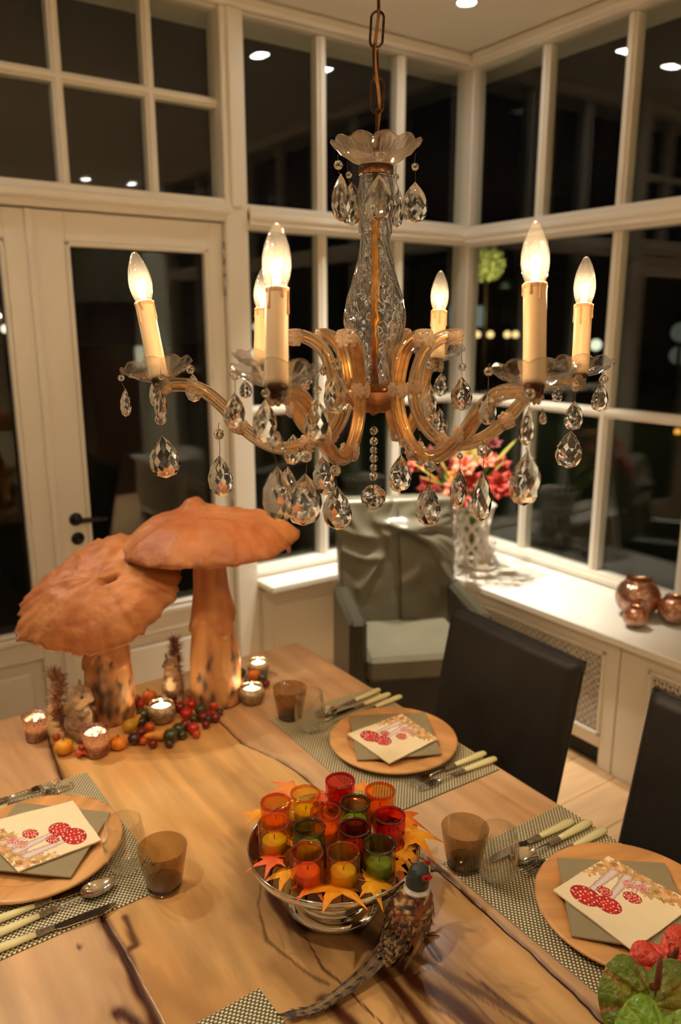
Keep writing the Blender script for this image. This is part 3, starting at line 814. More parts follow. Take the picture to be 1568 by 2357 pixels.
def amanita(u, v):
    c = CREAM
    w1_ = noise.noise(Vector((u * 12, v * 12, 0))) ; w2_ = noise.noise(Vector((u * 30, v * 30, 3)))
    for lx, ly, r, k in leafP:
        a = math.atan2(v - ly, u - lx); d = math.hypot(u - lx, v - ly)
        rr = 1.22 * r * (0.75 + 0.33 * math.cos(a * 5 + k * 2) + 0.25 * w2_)
        if d < rr:
            c = mixc(leafC[k], S(240, 196, 140), min(1, max(0, 0.5 + w1_)))
            if abs(math.sin(a * 5 + k)) < 0.12 or d > rr * 0.88: c = mixc(c, S(110, 66, 30), 0.55)
    for x0, y0, x1, y1, r in stemsP:
        dx, dy = x1 - x0, y1 - y0; t = max(0, min(1, ((u - x0) * dx + (v - y0) * dy) / (dx * dx + dy * dy)))
        d = math.hypot(u - x0 - t * dx, v - y0 - t * dy); rr = r * (0.75 + 0.6 * t + 0.2 * w2_)
        if d < rr: c = mixc(S(236, 216, 204), S(168, 142, 150), min(1, (d / rr) ** 2 + 0.35 * abs(w2_)))
    for i, (x0, y0, rx, ry) in enumerate(capsP):
        dx, dy = u - x0, v - y0
        q = (dx / ry) ** 2 + (dy / rx) ** 2
        if q < 1:
            c = mixc(RED, RED2, q * 0.8) if i < 4 else mixc(S(206, 90, 80), S(200, 150, 140), 0.5 + w1_)
            px_, py_ = dx / ry, dy / rx
            for sx_, sy_, sr_ in SPOTSP:
                if (px_ - sx_) ** 2 + (py_ - sy_) ** 2 < sr_ * sr_ * (1 if i < 2 else 1.8): c = S(252, 238, 222); break
    return c
ZP = ZM + 0.0120
grp = 'taupe paper napkins on the wooden plates'; grp2 = 'cream napkins printed with red toadstools'
def nap(pl, gpx, ppx, where, seed, top, n=110):
    zr = ZM + 0.0212
    G = affine(gpx, zr); paper('paper_napkin', G, zr - 0.0000, 12, M['napkin_grey'], 'taupe square napkin ' + where, grp, None, 0.0010, seed)
    zz = zr + 0.0042
    Q = affine(ppx, zz); paper('printed_napkin', Q, zz, n, M['napkin_print'], 'cream napkin printed with red toadstools ' + where, grp2, amanita, 0.0012, seed + 3)
nap(P_R, [(1283, 1978), (1530, 1990), (1622, 2205), (1316, 2158)], [(1273, 2052), (1400, 1974), (1600, 2085), (1457, 2192)], 'on the plate beside the anthuriums', 1, True, 190)
nap(P_B, [(804, 1650), (978, 1642), (1016, 1738), (822, 1752)], [(800, 1692), (925, 1646), (1008, 1704), (896, 1760)], 'on the farthest plate', 2, True)
nap(P_L, [(255, 1873), (163, 2023), (-70, 2000), (40, 1850)], [(233, 1937), (42, 2010), (-60, 1905), (168, 1846)], 'on the left plate', 3, True, 190)

# ------------------------------------------------------------------ tumblers
def tumbler(x, y, z, label):
    t = thing('smoky_tumbler', label, 'tumbler', (x, y, z), 0, 'smoky tumblers')
    h, r0, r1 = 0.079, 0.031, 0.0425
    part('glass_wall', MB().lathe([(r0 - 0.0005, 0.012), (r0 + (r1 - r0) * .2, 0.02), (r1, h), (r1 - 0.0008, h + 0.0008), (r1 - 0.0022, h), (r0 - 0.0022 + (r1 - r0) * .2, 0.021), (r0 - .003, 0.0125)], 40), M['smoke'], t)
    part('glass_base', MB().lathe([(0.0, 0.0), (r0 - .004, 0.0), (r0 - .001, 0.002), (r0 - .0003, 0.012), (r0 - .003, .0125), (0.0, 0.0135)], 40), M['smokebase'], t, label='thick dark glass base')
    return t
tumbler(0.408, 1.135, TZ + 0.0032, 'smoky tumbler on the corner of the left placemat')
tumbler(0.872, 0.880, TZ + 0.0032, 'smoky tumbler nearest the pheasant figure')
tumbler(0.897, 1.528, TZ + 0.0032, 'smoky tumbler beside the round votives under the tall mushroom')
def stemless(x, y, label):
    prof = [(0.0, 0.0), (0.016, 0.0), (0.022, 0.002), (0.031, 0.012), (0.0365, 0.028), (0.038, 0.045), (0.0365, 0.065), (0.033, 0.085), (0.0305, 0.098), (0.0298, 0.0985), (0.0294, 0.098),
            (0.0320, 0.085), (0.0355, 0.065), (0.0370, 0.045), (0.0352, 0.028), (0.029, 0.014), (0.018, 0.006), (0.0, 0.005)]
    o = link('stemless_glass', MB().lathe(prof, 44).mesh('stemless_glass', M['clearg']), None, (x, y, TZ + 0.0032))
    return tag(o, label, 'glass', 'clear stemless glasses')
stemless(0.370, 1.218, 'clear stemless glass between the left plate and its smoky tumbler')
stemless(0.897, 0.823, 'clear stemless glass between the pheasant side tumbler and the cutlery')
stemless(0.905, 1.448, 'clear stemless glass farthest away beside the forks')

# ------------------------------------------------------------------ cutlery
def handle_parts(t, L=0.095, w_=0.0095, th=0.0065, z=0.0045):
    path = [(-L, 0, z), (-L * 0.96, 0, z), (-L * 0.8, 0, z), (-L * 0.4, 0, z), (0, 0, z)]
    h = MB().tube(path, [w_ * 0.5, w_ * 0.86, w_, w_ * 0.86, w_ * 0.62], 12, squash=0.62, up=(0, 0, 1))
    part('handle', h, M['bone'], t, label='cream handle')
    part('ferrule', MB().tube([(-0.002, 0, z), (0.004, 0, z), (0.012, 0, z), (0.020, 0, z), (0.024, 0, z), (0.026, 0, z)], [0.0066, 0.0074, 0.0064, 0.0056, 0.0066, 0.004], 12, squash=0.75, up=(0, 0, 1)), M['ornate'], t)
def knife(label, z=0.0, group='knives'):
    t = thing('knife', label, 'knife', (0, 0, 0), 0, group)
    handle_parts(t)
    pts = [(0.024, -0.0045), (0.04, -0.0085), (0.075, -0.0105), (0.105, -0.010), (0.122, -0.004), (0.128, 0.004), (0.11, 0.0062), (0.06, 0.0068), (0.03, 0.006), (0.024, 0.004)]
    part('blade', MB().prism(pts, 0.0030, 0.0048), M['silver'], t)
    return t
def spoon_mesh():
    mb = MB().tube([(0.022, 0, 0.005), (0.04, 0, 0.007), (0.062, 0, 0.008), (0.074, 0, 0.006)], [0.0032, 0.0026, 0.0028, 0.004], 8, squash=0.6, up=(0, 0, 1))
    def f(u, v, o=0.0):
        a = 2 * PI * u; r = v
        x = 0.098 + math.cos(a) * 0.031 * r * (1 + 0.0 * r); w_ = 0.0195 * (1 - 0.22 * (math.cos(a)))
        y = math.sin(a) * w_ * r
        return (x, y, 0.0115 - 0.0098 * (1 - r * r) + o)
    mb.grid(29, 9, lambda u, v: f(u, v, 0.0)); mb.grid(29, 9, lambda u, v: f(u, v, -0.0009), flip=True)
    mb.lathe([(1, 0), (1, -0.0009)], 28)
    k = len(mb.v) - 56
    for i in range(28):
        a = 2 * PI * i / 28; mb.v[k + i] = f(i / 28, 1.0, 0.0); mb.v[k + 28 + i] = f(i / 28, 1.0, -0.0009)
    return mb
def spoon(label, group='spoons'):
    t = thing('spoon', label, 'spoon', (0, 0, 0), 0, group)
    handle_parts(t); part('bowl', spoon_mesh(), M['silver'], t)
    return t
def fork(label, group='forks'):
    t = thing('fork', label, 'fork', (0, 0, 0), 0, group)
    handle_parts(t)
    mb = MB().tube([(0.022, 0, 0.005), (0.04, 0, 0.007), (0.062, 0, 0.007), (0.072, 0, 0.004)], [0.0032, 0.0026, 0.0034, 0.007], 8, squash=0.4, up=(0, 0, 1))
    pl = [(0.068, -0.006), (0.080, -0.0105), (0.090, -0.0108), (0.090, 0.0108), (0.080, 0.0105), (0.068, 0.006)]
    mb.prism(pl, 0.0028, 0.0044)
    part('neck', mb, M['silver'], t)
    for k in range(4):
        yk = -0.0090 + k * 0.006
        part('tine', MB().tube([(0.088, yk, 0.0036), (0.105, yk, 0.0026), (0.120, yk * 0.96, 0.0038), (0.130, yk * 0.92, 0.0068)], [0.0019, 0.0016, 0.0013, 0.0006], 6), M['silver'], t)
    return t
def lay(t, pe, ps, z=ZM + 0.0004, first=True, off=0.0):
    """pe: pixel of the collar, ps: pixel of the handle end"""
    a = at(pe[0], pe[1], 2, z + 0.004); b_ = at(ps[0], ps[1], 2, z + 0.004)
    d = (a - b_)
    t.location = (a.x - 0.0, a.y, z + off); t.rotation_euler = (0, 0, math.atan2(d.y, d.x))
    return t
lay(knife('dinner knife lying outermost above the plate beside the anthuriums', group='knives right'), (1240, 1927), (1327, 1885))
lay(spoon('spoon lying between knife and fork above the plate beside the anthuriums', 'spoons right'), (1285, 1932), (1350, 1896))
lay(fork('fork with its tines half under the rim of the plate beside the anthuriums', 'forks right'), (1318, 1950), (1388, 1912))
lay(spoon('spoon nearest the table edge above the farthest plate', 'spoons back'), (815, 1613), (880, 1584))
lay(knife('knife between spoon and fork above the farthest plate', group='knives back'), (835, 1622), (897, 1597))
lay(fork('fork closest to the rim of the farthest plate', 'forks back'), (862, 1628), (912, 1607))
lay(fork('fork below the farthest plate, nearer to its rim', 'forks back'), (1045, 1762), (1106, 1737))
lay(fork('fork below the farthest plate, farther from its rim', 'forks back'), (1067, 1774), (1132, 1749))
lay(knife('knife closest to the left plate', group='knives left'), (82, 2084), (-8, 2118))
lay(spoon('spoon with a bright bowl between two knives below the left plate', 'spoons left'), (93, 2107), (-8, 2150))
lay(knife('knife farthest from the left plate', group='knives left'), (86, 2150), (-8, 2186))
lay(fork('fork above the left plate, closer to its rim', 'forks left'), (20, 1855), (-70, 1885))
lay(fork('fork above the left plate, farther from its rim', 'forks left'), (-12, 1848), (-100, 1878))

# ================================================================== cake stand with votive glasses
SX, SY = 0.633, 0.943
PZ = 0.858
t = thing('cake_stand', 'polished silver cake stand full of coloured votive glasses', 'cake stand', (SX, SY, TZ + 0.0008))
h = PZ - TZ
part('foot', MB().lathe([(0.0, 0.0), (0.078, 0.0), (0.0805, 0.004), (0.078, 0.010), (0.067, 0.016), (0.060, 0.017), (0.0625, 0.021), (0.061, 0.026), (0.052, 0.033), (0.044, 0.038), (0.036, 0.050),
                         (0.031, 0.062), (0.033, 0.075), (0.045, 0.088), (0.062, 0.096), (0.06, 0.099), (0.0, 0.099)], 64), M['silver'], t)
part('tray', MB().lathe([(0.0, h - 0.0095), (0.132, h - 0.0095), (0.1375, h - 0.0120), (0.1405, h - 0.011), (0.1425, h - 0.004), (0.1435, h + 0.004), (0.1415, h + 0.0055), (0.139, h + 0.003), (0.1365, h - 0.0045), (0.0, h - 0.005)], 80), M['silver'], t)
TRZ = PZ - 0.0035
VG = [('red', S(196, 14, 10), 783, 1797, 'red', 'standing highest at the back of the cake stand'), ('orange', S(246, 112, 16), 875, 1820, 'orange', 'at the back right of the cake stand'),
      ('amber', S(246, 170, 40), 703, 1827, 'yellow', 'at the back left with a yellow candle'), ('orange', S(246, 108, 14), 635, 1847, 'orange', 'with a bright reflection at the left back rim'),
      ('green', S(112, 128, 44), 817, 1848, 'green', 'in the back row in front of the red one'), ('orange', S(232, 104, 24), 750, 1868, 'orange', 'in the middle of the cake stand'),
      ('red', S(196, 14, 10), 897, 1877, 'red', 'at the right beside the big orange leaves'), ('amber', S(240, 168, 44), 631, 1893, 'yellow', 'at the left edge of the cake stand'),
      ('green', S(124, 128, 34), 711, 1906, 'yellow', 'between the orange and yellow ones at centre left'), ('darkred', S(150, 6, 10), 817, 1905, 'red', 'darkest of all, at the centre right'),
      ('orange', S(248, 104, 14), 707, 1962, 'orange', 'in the front row at its left end'), ('amber', S(244, 156, 44), 790, 1962, 'yellow', 'in the middle of the front row'),
      ('green', S(96, 142, 26), 873, 1944, 'green', 'in the front row at its right end')]
WAXC = {'red': S(190, 24, 18), 'orange': S(246, 128, 30), 'yellow': S(236, 214, 40), 'green': S(192, 206, 70)}
for k, c in WAXC.items(): M['wax_' + k] = mat(k + '_wax', c, 0.5, var=0.04, sss=0.3)
vg_mats = {}
def votive(name, colname, col, wax, loc, label, group, lit=False, r=0.0262, h=0.059):
    if colname not in vg_mats:
        k = 0.80
        tint = tuple(min(1, (c ** 0.19) * 1.0) for c in col[:3]) + (1,)
        vg_mats[colname] = thin(colname + '_votive_glass', tint, base=0.05, edge=0.55, power=3.5, haze=0.05, hazecol=col)
    if colname + 'rim' not in vg_mats: vg_mats[colname + 'rim'] = thin(colname + '_rim_glass', tuple(min(1, c ** 0.5) for c in col[:3]) + (1,), base=0.06, edge=0.5, power=3)
    t = thing(name, label, 'candle holder', loc, rnd.uniform(0, 6), group)
    part('glass_cup', MB().lathe([(0.0, 0.0), (r - 0.003, 0.0), (r - 0.0005, 0.002), (r, 0.006), (r, h - 0.002), (r - 0.001, h), (r - 0.0028, h), (r - 0.0038, h - 0.002), (r - 0.0040, 0.010), (r - 0.007, 0.0075), (0.0, 0.0072)], 36), vg_mats[colname], t)
    part('glass_rim', MB().lathe([(r + .0003, h - .004), (r + .0004, h - .0006), (r - .0012, h + .0006), (r - .0032, h + .0004), (r - .0042, h - .001), (r - .0041, h - .004)], 36), vg_mats[colname + 'rim'], t, label='darker polished rim')
    cr = r - 0.0062
    part('tealight', MB().lathe([(0.0, 0.0082), (cr, 0.0082), (cr, 0.0255), (cr - 0.0012, 0.027), (0, 0.0265)], 28), M['wax_' + wax], t, label=wax + ' wax candle')
    part('wick', MB().tube([(0, 0, 0.026), (0.0004, 0.0006, 0.030), (0.0012, 0.001, 0.034)], 0.0008, 6), M['wick'], t)
    return t
for cn, col, px, py, wax, wh in VG:
    p = at(px, py, 2, TRZ + 0.058)
    votive('votive_glass', cn, col, wax, (p.x, p.y, TRZ + 0.0006), {'red': 'red', 'darkred': 'deep red', 'orange': 'orange', 'amber': 'amber', 'green': 'green'}[cn] + ' glass votive ' + wh, 'coloured votives on the cake stand')
# maple leaves
M['maple'] = mat('maple_leaf', (1, 1, 1, 1), 0.55, var=0.10, vs=40, attr='paint')
def maple(c, size, rz, tilt, tdir, ca, cb, label, group, droop=0.5, name='maple_leaf', lobes=5):
    """lobed cloth leaf bending down at its tips; c is the point where it rests"""
    mb = MB(); outl = []; n = lobes
    for i in range(n):
        a = -2.1 + 4.2 * i / (n - 1); L_ = [0.62, 0.9, 1.0, 0.9, 0.62][i] if n == 5 else 1.0
        outl.append((a - 0.42, 0.34)); outl.append((a - 0.20, 0.46 * L_ + .1)); outl.append((a - 0.14, 0.62 * L_)); outl.append((a, L_)); outl.append((a + 0.14, 0.62 * L_)); outl.append((a + 0.20, 0.46 * L_ + .1))
    outl.append((2.5, 0.34)); outl.append((PI, 0.14)); outl.append((-2.5, 0.34))
    outl = sorted(outl)
    vs = [(0, 0, 0)]; cols = [1.0]; N_ = len(outl)
    for k in (0.33, 0.66, 1.0):
        for a, r in outl:
            rr = r * k * size
            z = -droop * size * (k * r) ** 2 * 0.6 + 0.05 * size * math.cos(a * 5) * k * r
            vs.append((rr * math.cos(a), rr * math.sin(a), z)); cols.append(1 - k * r)
    fs = []
    for i in range(N_):
        j = (i + 1) % N_
        fs.append((0, 1 + i, 1 + j))
        for q in (0, 1): fs.append((1 + q * N_ + i, 1 + (q + 1) * N_ + i, 1 + (q + 1) * N_ + j, 1 + q * N_ + j))
    mb.add(vs, fs, 0, False)
    lo = [(x, y, z - 0.0005) for x, y, z in vs]; mb.add(lo, [f[::-1] for f in fs], 0, False)
    mb.tube([(-0.0, 0, 0), (-0.2 * size, 0, 0.01 * size), (-0.4 * size, 0.03 * size, -0.02 * size)], 0.0007, 5)
    tail = len(mb.v) - 2 * len(vs)
    mb.col = [mixc(cb, ca, max(0, min(1, c_))) for c_ in cols + cols] + [ca] * tail
    o = link(name, mb.mesh(name, M['maple']), None, c)
    o.rotation_euler = (Matrix.Rotation(tilt, 3, Vector((math.cos(tdir), math.sin(tdir), 0))) @ Matrix.Rotation(rz, 3, 'Z')).to_euler()
    return tag(o, label, 'leaf', group)
OR, YE, RO = S(246, 140, 24), S(250, 178, 30), S(240, 92, 40)
lf = [(928, 1880, .014, .062, .3, .5, 1, OR, RO, 'orange maple leaf reaching right past the red votive, upper one'), (945, 1915, .012, .072, -.35, .45, 1, YE, OR, 'yellow orange maple leaf pointing at the smoky tumbler'),
      (925, 1955, .004, .052, -1.1, .5, 0, YE, OR, 'orange maple leaf hanging below the red votive at the right'), (630, 1975, .012, .050, 2.8, .45, 3, RO, S(250, 120, 60), 'red orange maple leaf at the front left rim of the cake stand'),
      (660, 2005, .006, .048, 3.9, .4, 3, YE, OR, 'yellow maple leaf under the front left votive'), (775, 2040, .008, .075, -2.45, .9, 2.4, YE, OR, 'large orange maple leaf hanging off the front rim'),
      (722, 2035, .006, .045, -2.8, .5, 2.5, OR, RO, 'orange maple leaf between two front votives'), (855, 2030, .010, .052, -.7, .4, 0, YE, S(248, 160, 20), 'yellow maple leaf at the front right rim'),
      (600, 1872, .006, .045, 2.4, .4, 2, YE, OR, 'orange maple leaf at the far left rim'), (668, 1812, .010, .050, 1.9, .3, 1, S(248, 160, 70), RO, 'orange maple leaf behind the yellow votive'),
      (838, 1815, .012, .048, .9, .4, 1, S(248, 160, 60), OR, 'orange maple leaf between the red and orange votives at the back'), (745, 1832, .004, .040, 2.2, .2, 1, RO, RO, 'red orange maple leaf among the back votives'),
      (655, 1930, .003, .040, 2.9, .2, 1, YE, OR, 'yellow maple leaf lying between the left votives'), (905, 1990, .004, .040, .1, .3, 1, OR, YE, 'orange maple leaf beside the green votive at the right')]
for i, (px, py, dz, sz, rz, ti, td, a, b_, lb) in enumerate(lf):
    p = at(px, py, 2, PZ + dz)
    maple(p, sz, rz, ti * 0.5, td, a, b_, lb, 'maple leaves around the cake stand', droop=0.55)

# ================================================================== pheasant figure
def col_attr_mat(name, rough=0.6, bump=0.2, bs=300, sheen=0.1):
    return mat(name, (1, 1, 1, 1), rough, var=0.2, vs=120, attr='paint', bump=bump, bs=bs, sheen=sheen)
M['feather'] = col_attr_mat('painted_feathers', 0.5)
BX, BY = 0.665, 0.808
ph = thing('pheasant_figure', 'long-tailed brown pheasant figure with red face standing before the cake stand', 'bird figure', (BX, BY, TZ), 0)
def B3(x, y, z): return (x, y, z)
spine = spline([(-.056, -.036, .026), (-.038, -.034, .036), (-.022, -.032, .050), (-.008, -.031, .070), (.002, -.031, .092), (.006, -.033, .112), (.007, -.033, .124), (.008, -.034, .137), (.012, -.036, .149), (.018, -.039, .158)], 5)
rad0 = [0.010, 0.017, 0.026, 0.0335, 0.033, 0.024, 0.0175, 0.0175, 0.0165, 0.006]
rad = list(np.interp(np.linspace(0, 9, len(spine)), range(10), rad0))
body = MB().tube(spine, rad, 28, squash=1.0)
cols = []
for i, p in enumerate(spine):
    s = i / (len(spine) - 1) * 9
    for k in range(28):
        q = Vector(body.v[i * 28 + k]); n1 = noise.noise(q * 140); n2 = noise.noise(q * 60)
        base = mixc(S(74, 44, 22), S(140, 66, 24), 0.5 + n2)
        if n1 > 0.22: base = S(196, 162, 92)
        elif n1 < -0.2: base = S(34, 22, 12)
        if s > 6.05: base = mixc(S(52, 58, 52), S(30, 38, 34), 0.5 + n1)
        elif s > 5.45: base = S(214, 206, 190)
        cols.append(base)
body.col = cols + [S(60, 40, 20)] * (len(body.v) - len(cols))
part('body', body, M['feather'], ph)
def plume(n, fn, name, label=None):
    """many small overlapping feather blades in one mesh; fn(i) -> (base, direction, normal, length, width, colour)"""
    mb = MB(); cc = []
    for i in range(n):
        b_, d, nn, L_, w_, c1, c2 = fn(i)
        d = Vector(d).normalized(); nn = Vector(nn).normalized(); s_ = d.cross(nn).normalized(); b_ = Vector(b_)
        pts = [b_, b_ + d * L_ * .35 + s_ * w_ + nn * .0006, b_ + d * L_ * .75 + s_ * w_ * .8 + nn * .0012, b_ + d * L_ + nn * .001, b_ + d * L_ * .75 - s_ * w_ * .8 + nn * .0012, b_ + d * L_ * .35 - s_ * w_ + nn * .0006, b_ + d * L_ * .5 + nn * .0024]
        mb.add(pts, [(0, 1, 6), (1, 2, 6), (2, 3, 6), (3, 4, 6), (4, 5, 6), (5, 0, 6)], 0, False)
        cc += [c1, c1, c2, c2, c2, c1, c2 if i % 3 else c1]
    mb.col = cc
    o = part(name, mb, M['feather'], ph, label=label)
    return o
SP = [Vector(p) for p in spine]
def on_body(s, a):
    i = min(len(SP) - 2, int(s)); 
    p = SP[i]; t_ = (SP[i + 1] - SP[i]).normalized()
    up = Vector((0, 0, 1)); up = (up - t_ * up.dot(t_)).normalized(); sd = t_.cross(up)
    nn = up * math.cos(a) + sd * math.sin(a)
    return p + nn * rad[i] * 0.98, t_, nn
r2 = random.Random(3)
def fb(i):
    s = 3 + (i / 420) * 24; a = r2.uniform(-PI, PI)
    b_, t_, nn = on_body(s, a)
    c1 = r2.choice([S(58, 34, 18), S(120, 58, 24), S(84, 50, 26), S(150, 70, 28)]); c2 = r2.choice([S(30, 20, 12), S(176, 140, 80), S(70, 44, 24), S(120, 66, 30), S(50, 30, 16)])
    return b_, -t_ + nn * 0.12, nn, r2.uniform(.009, .015), r2.uniform(.002, .0034), c1, c2
plume(420, fb, 'plumage')
def fr(i):   # barred rump
    a = r2.uniform(-1.3, 1.3); s = 1 + (i / 90) * 10
    b_, t_, nn = on_body(s, a); bar = (i // 9) % 2
    return b_ + nn * 0.001, -t_ + nn * .04, nn, .012, .0040, S(74, 52, 30) if bar else S(160, 132, 86), S(80, 58, 34) if bar else S(150, 120, 76)
plume(90, fr, 'rump_feather', 'barred rump feathers')
for sgn in (-1, 1):   # folded wings
    mb = MB(); cc = []
    for k in range(9):
        b_, t_, nn = on_body(20 - k * 1.2, sgn * (1.35 + 0.04 * k))
        d = -t_; s_ = d.cross(nn); L_ = 0.040; w_ = 0.006
        b_ = b_ + nn * (0.001 + 0.0005 * k)
        pts = [b_, b_ + d * L_ * .3 + s_ * w_, b_ + d * L_ * .8 + s_ * w_ * .7, b_ + d * L_, b_ + d * L_ * .8 - s_ * w_ * .7, b_ + d * L_ * .3 - s_ * w_, b_ + d * L_ * .5 + nn * .002]
        mb.add(pts, [(0, 1, 6), (1, 2, 6), (2, 3, 6), (3, 4, 6), (4, 5, 6), (5, 0, 6)])
        c1 = [S(70, 42, 22), S(120, 64, 30), S(48, 30, 18)][k % 3]; cc += [c1, c1, S(150, 110, 62), S(40, 26, 14), c1, c1, S(170, 134, 80)]
    mb.col = cc; part('wing', mb, M['feather'], ph)
tailp = [(-0.060, 0, 0.034), (-0.085, -0.003, 0.024), (-0.12, -0.008, 0.016), (-0.16, -0.014, 0.010), (-0.195, -0.018, 0.007), (-0.225, -0.014, 0.006)]
tl = [Vector(at(px, py, 2, TZ + z)) - Vector((BX, BY, TZ)) for px, py, z in [(905, 2160, .040), (880, 2195, .030), (845, 2235, .018), (805, 2270, .012), (765, 2300, .009), (725, 2325, .007), (680, 2335, .006), (636, 2340, .005)]]
tp = spline(tl, 8)
for f_ in range(5):
    mb = MB(); cc = []; n = len(tp) - f_ * 6
    off = [0, 1, -1, 1.8, -1.8][f_]
    for i in range(n):
        t_ = (tp[min(i + 1, len(tp) - 1)] - tp[max(i - 1, 0)]).normalized(); sd = t_.cross(Vector((0, 0, 1))).normalized()
        u = i / (n - 1); wd = 0.0085 * min(1, u * 4 + 0.35) * (1 - 0.35 * u) * (1 if u < .9 else max(0.1, (1 - u) * 10))
        c0 = tp[i] + sd * off * 0.0042 * (1 - u * .6) + Vector((0, 0, (4 - f_) * 0.0006))
        for k in range(7):
            v = (k - 3) / 3
            mb.v.append(tuple(c0 + sd * v * wd + Vector((0, 0, 0.0022 * (1 - abs(v)) ** 1.0))))
            ph_ = (i + abs(v) * 2.5) % 5
            c = S(118, 92, 60) if ph_ > 2.2 or abs(v) > .8 else S(24, 18, 12)
            if abs(v) < .2: c = S(150, 120, 80)
            if u > .85: c = mixc(c, S(28, 20, 16), .8)
            cc.append(c)
    for i in range(n - 1):
        for k in range(6):
            mb.f.append((i * 7 + k, i * 7 + k + 1, (i + 1) * 7 + k + 1, (i + 1) * 7 + k)); mb.mi.append(0); mb.sm.append(True)
    mb.col = cc; part('tail_feather', mb, M['feather'], ph, label='long dark barred tail feather' if f_ == 0 else None)
def ft(i):
    p = tp[int(i / 70 * (len(tp) - 8)) + 1]; q = tp[int(i / 70 * (len(tp) - 8)) + 2]; d = (q - p).normalized(); sd = d.cross(Vector((0, 0, 1)))
    sg = r2.choice((-1, 1)); c = r2.choice([S(92, 70, 44), S(60, 42, 26), S(130, 104, 70)])
    return p + Vector((0, 0, .001)) + sd * sg * .004, d + sd * sg * .55, Vector((0, 0, 1)), .012, .0011, c, c
plume(70, ft, 'tail_wisp')
HD_ = Vector((.80, -.60, 0)); HS_ = Vector((-.60, -.80, 0)); HB = Vector((.0135, -.037, .151))
part('beak', MB().tube([HB + HD_ * .012, HB + HD_ * .020 + Vector((0, 0, .0005)), HB + HD_ * .029 - Vector((0, 0, .004))], [0.0042, 0.003, 0.0005], 10), mat('beak', S(70, 62, 46), 0.4), ph)
redm = mat('red_face', S(206, 24, 18), 0.6, bump=0.3, bs=600)
for sg in (-1, 1):
    e = HB + HD_ * .005 + HS_ * sg * .0162 - Vector((0, 0, .002))
    part('face_patch', MB().ball((0, 0, 0), 0.0062, 12, 8, sq=(1.5, .16, .8)).xf(Matrix.Translation(e) @ Matrix.Rotation(math.atan2(HD_.y, HD_.x), 4, 'Z') @ Matrix.Rotation(-.35 , 4, 'Y')), redm, ph, label='red eye patch')
    part('eye', MB().ball(e + HS_ * sg * 0.0020, 0.0018, 10, 8), mat('eye', S(12, 10, 8), 0.1), ph)
legm = mat('bird_leg', S(110, 66, 34), 0.6)
for sg in (-1, 1):
    bx, by = 0.050 + sg * .006, sg * 0.013 - 0.004
    mb = MB().tube([(0.008, sg * 0.010 - .028, 0.048), (bx - 0.018, by - .006, 0.022), (bx, by, 0.003)], [0.006, 0.0018, 0.0014], 8)
    for dy in (-0.009, 0.0, 0.009):
        mb.tube([(bx, by, 0.003), (bx + 0.011, by + dy * .8, 0.003), (bx + 0.017, by + dy * 1.2, 0.0012)], [0.0013, 0.0012, 0.0006], 6)
    mb.tube([(bx, by, 0.003), (bx - 0.008, by, 0.0012)], [0.0012, 0.0006], 6)
    part('leg', mb, legm, ph)

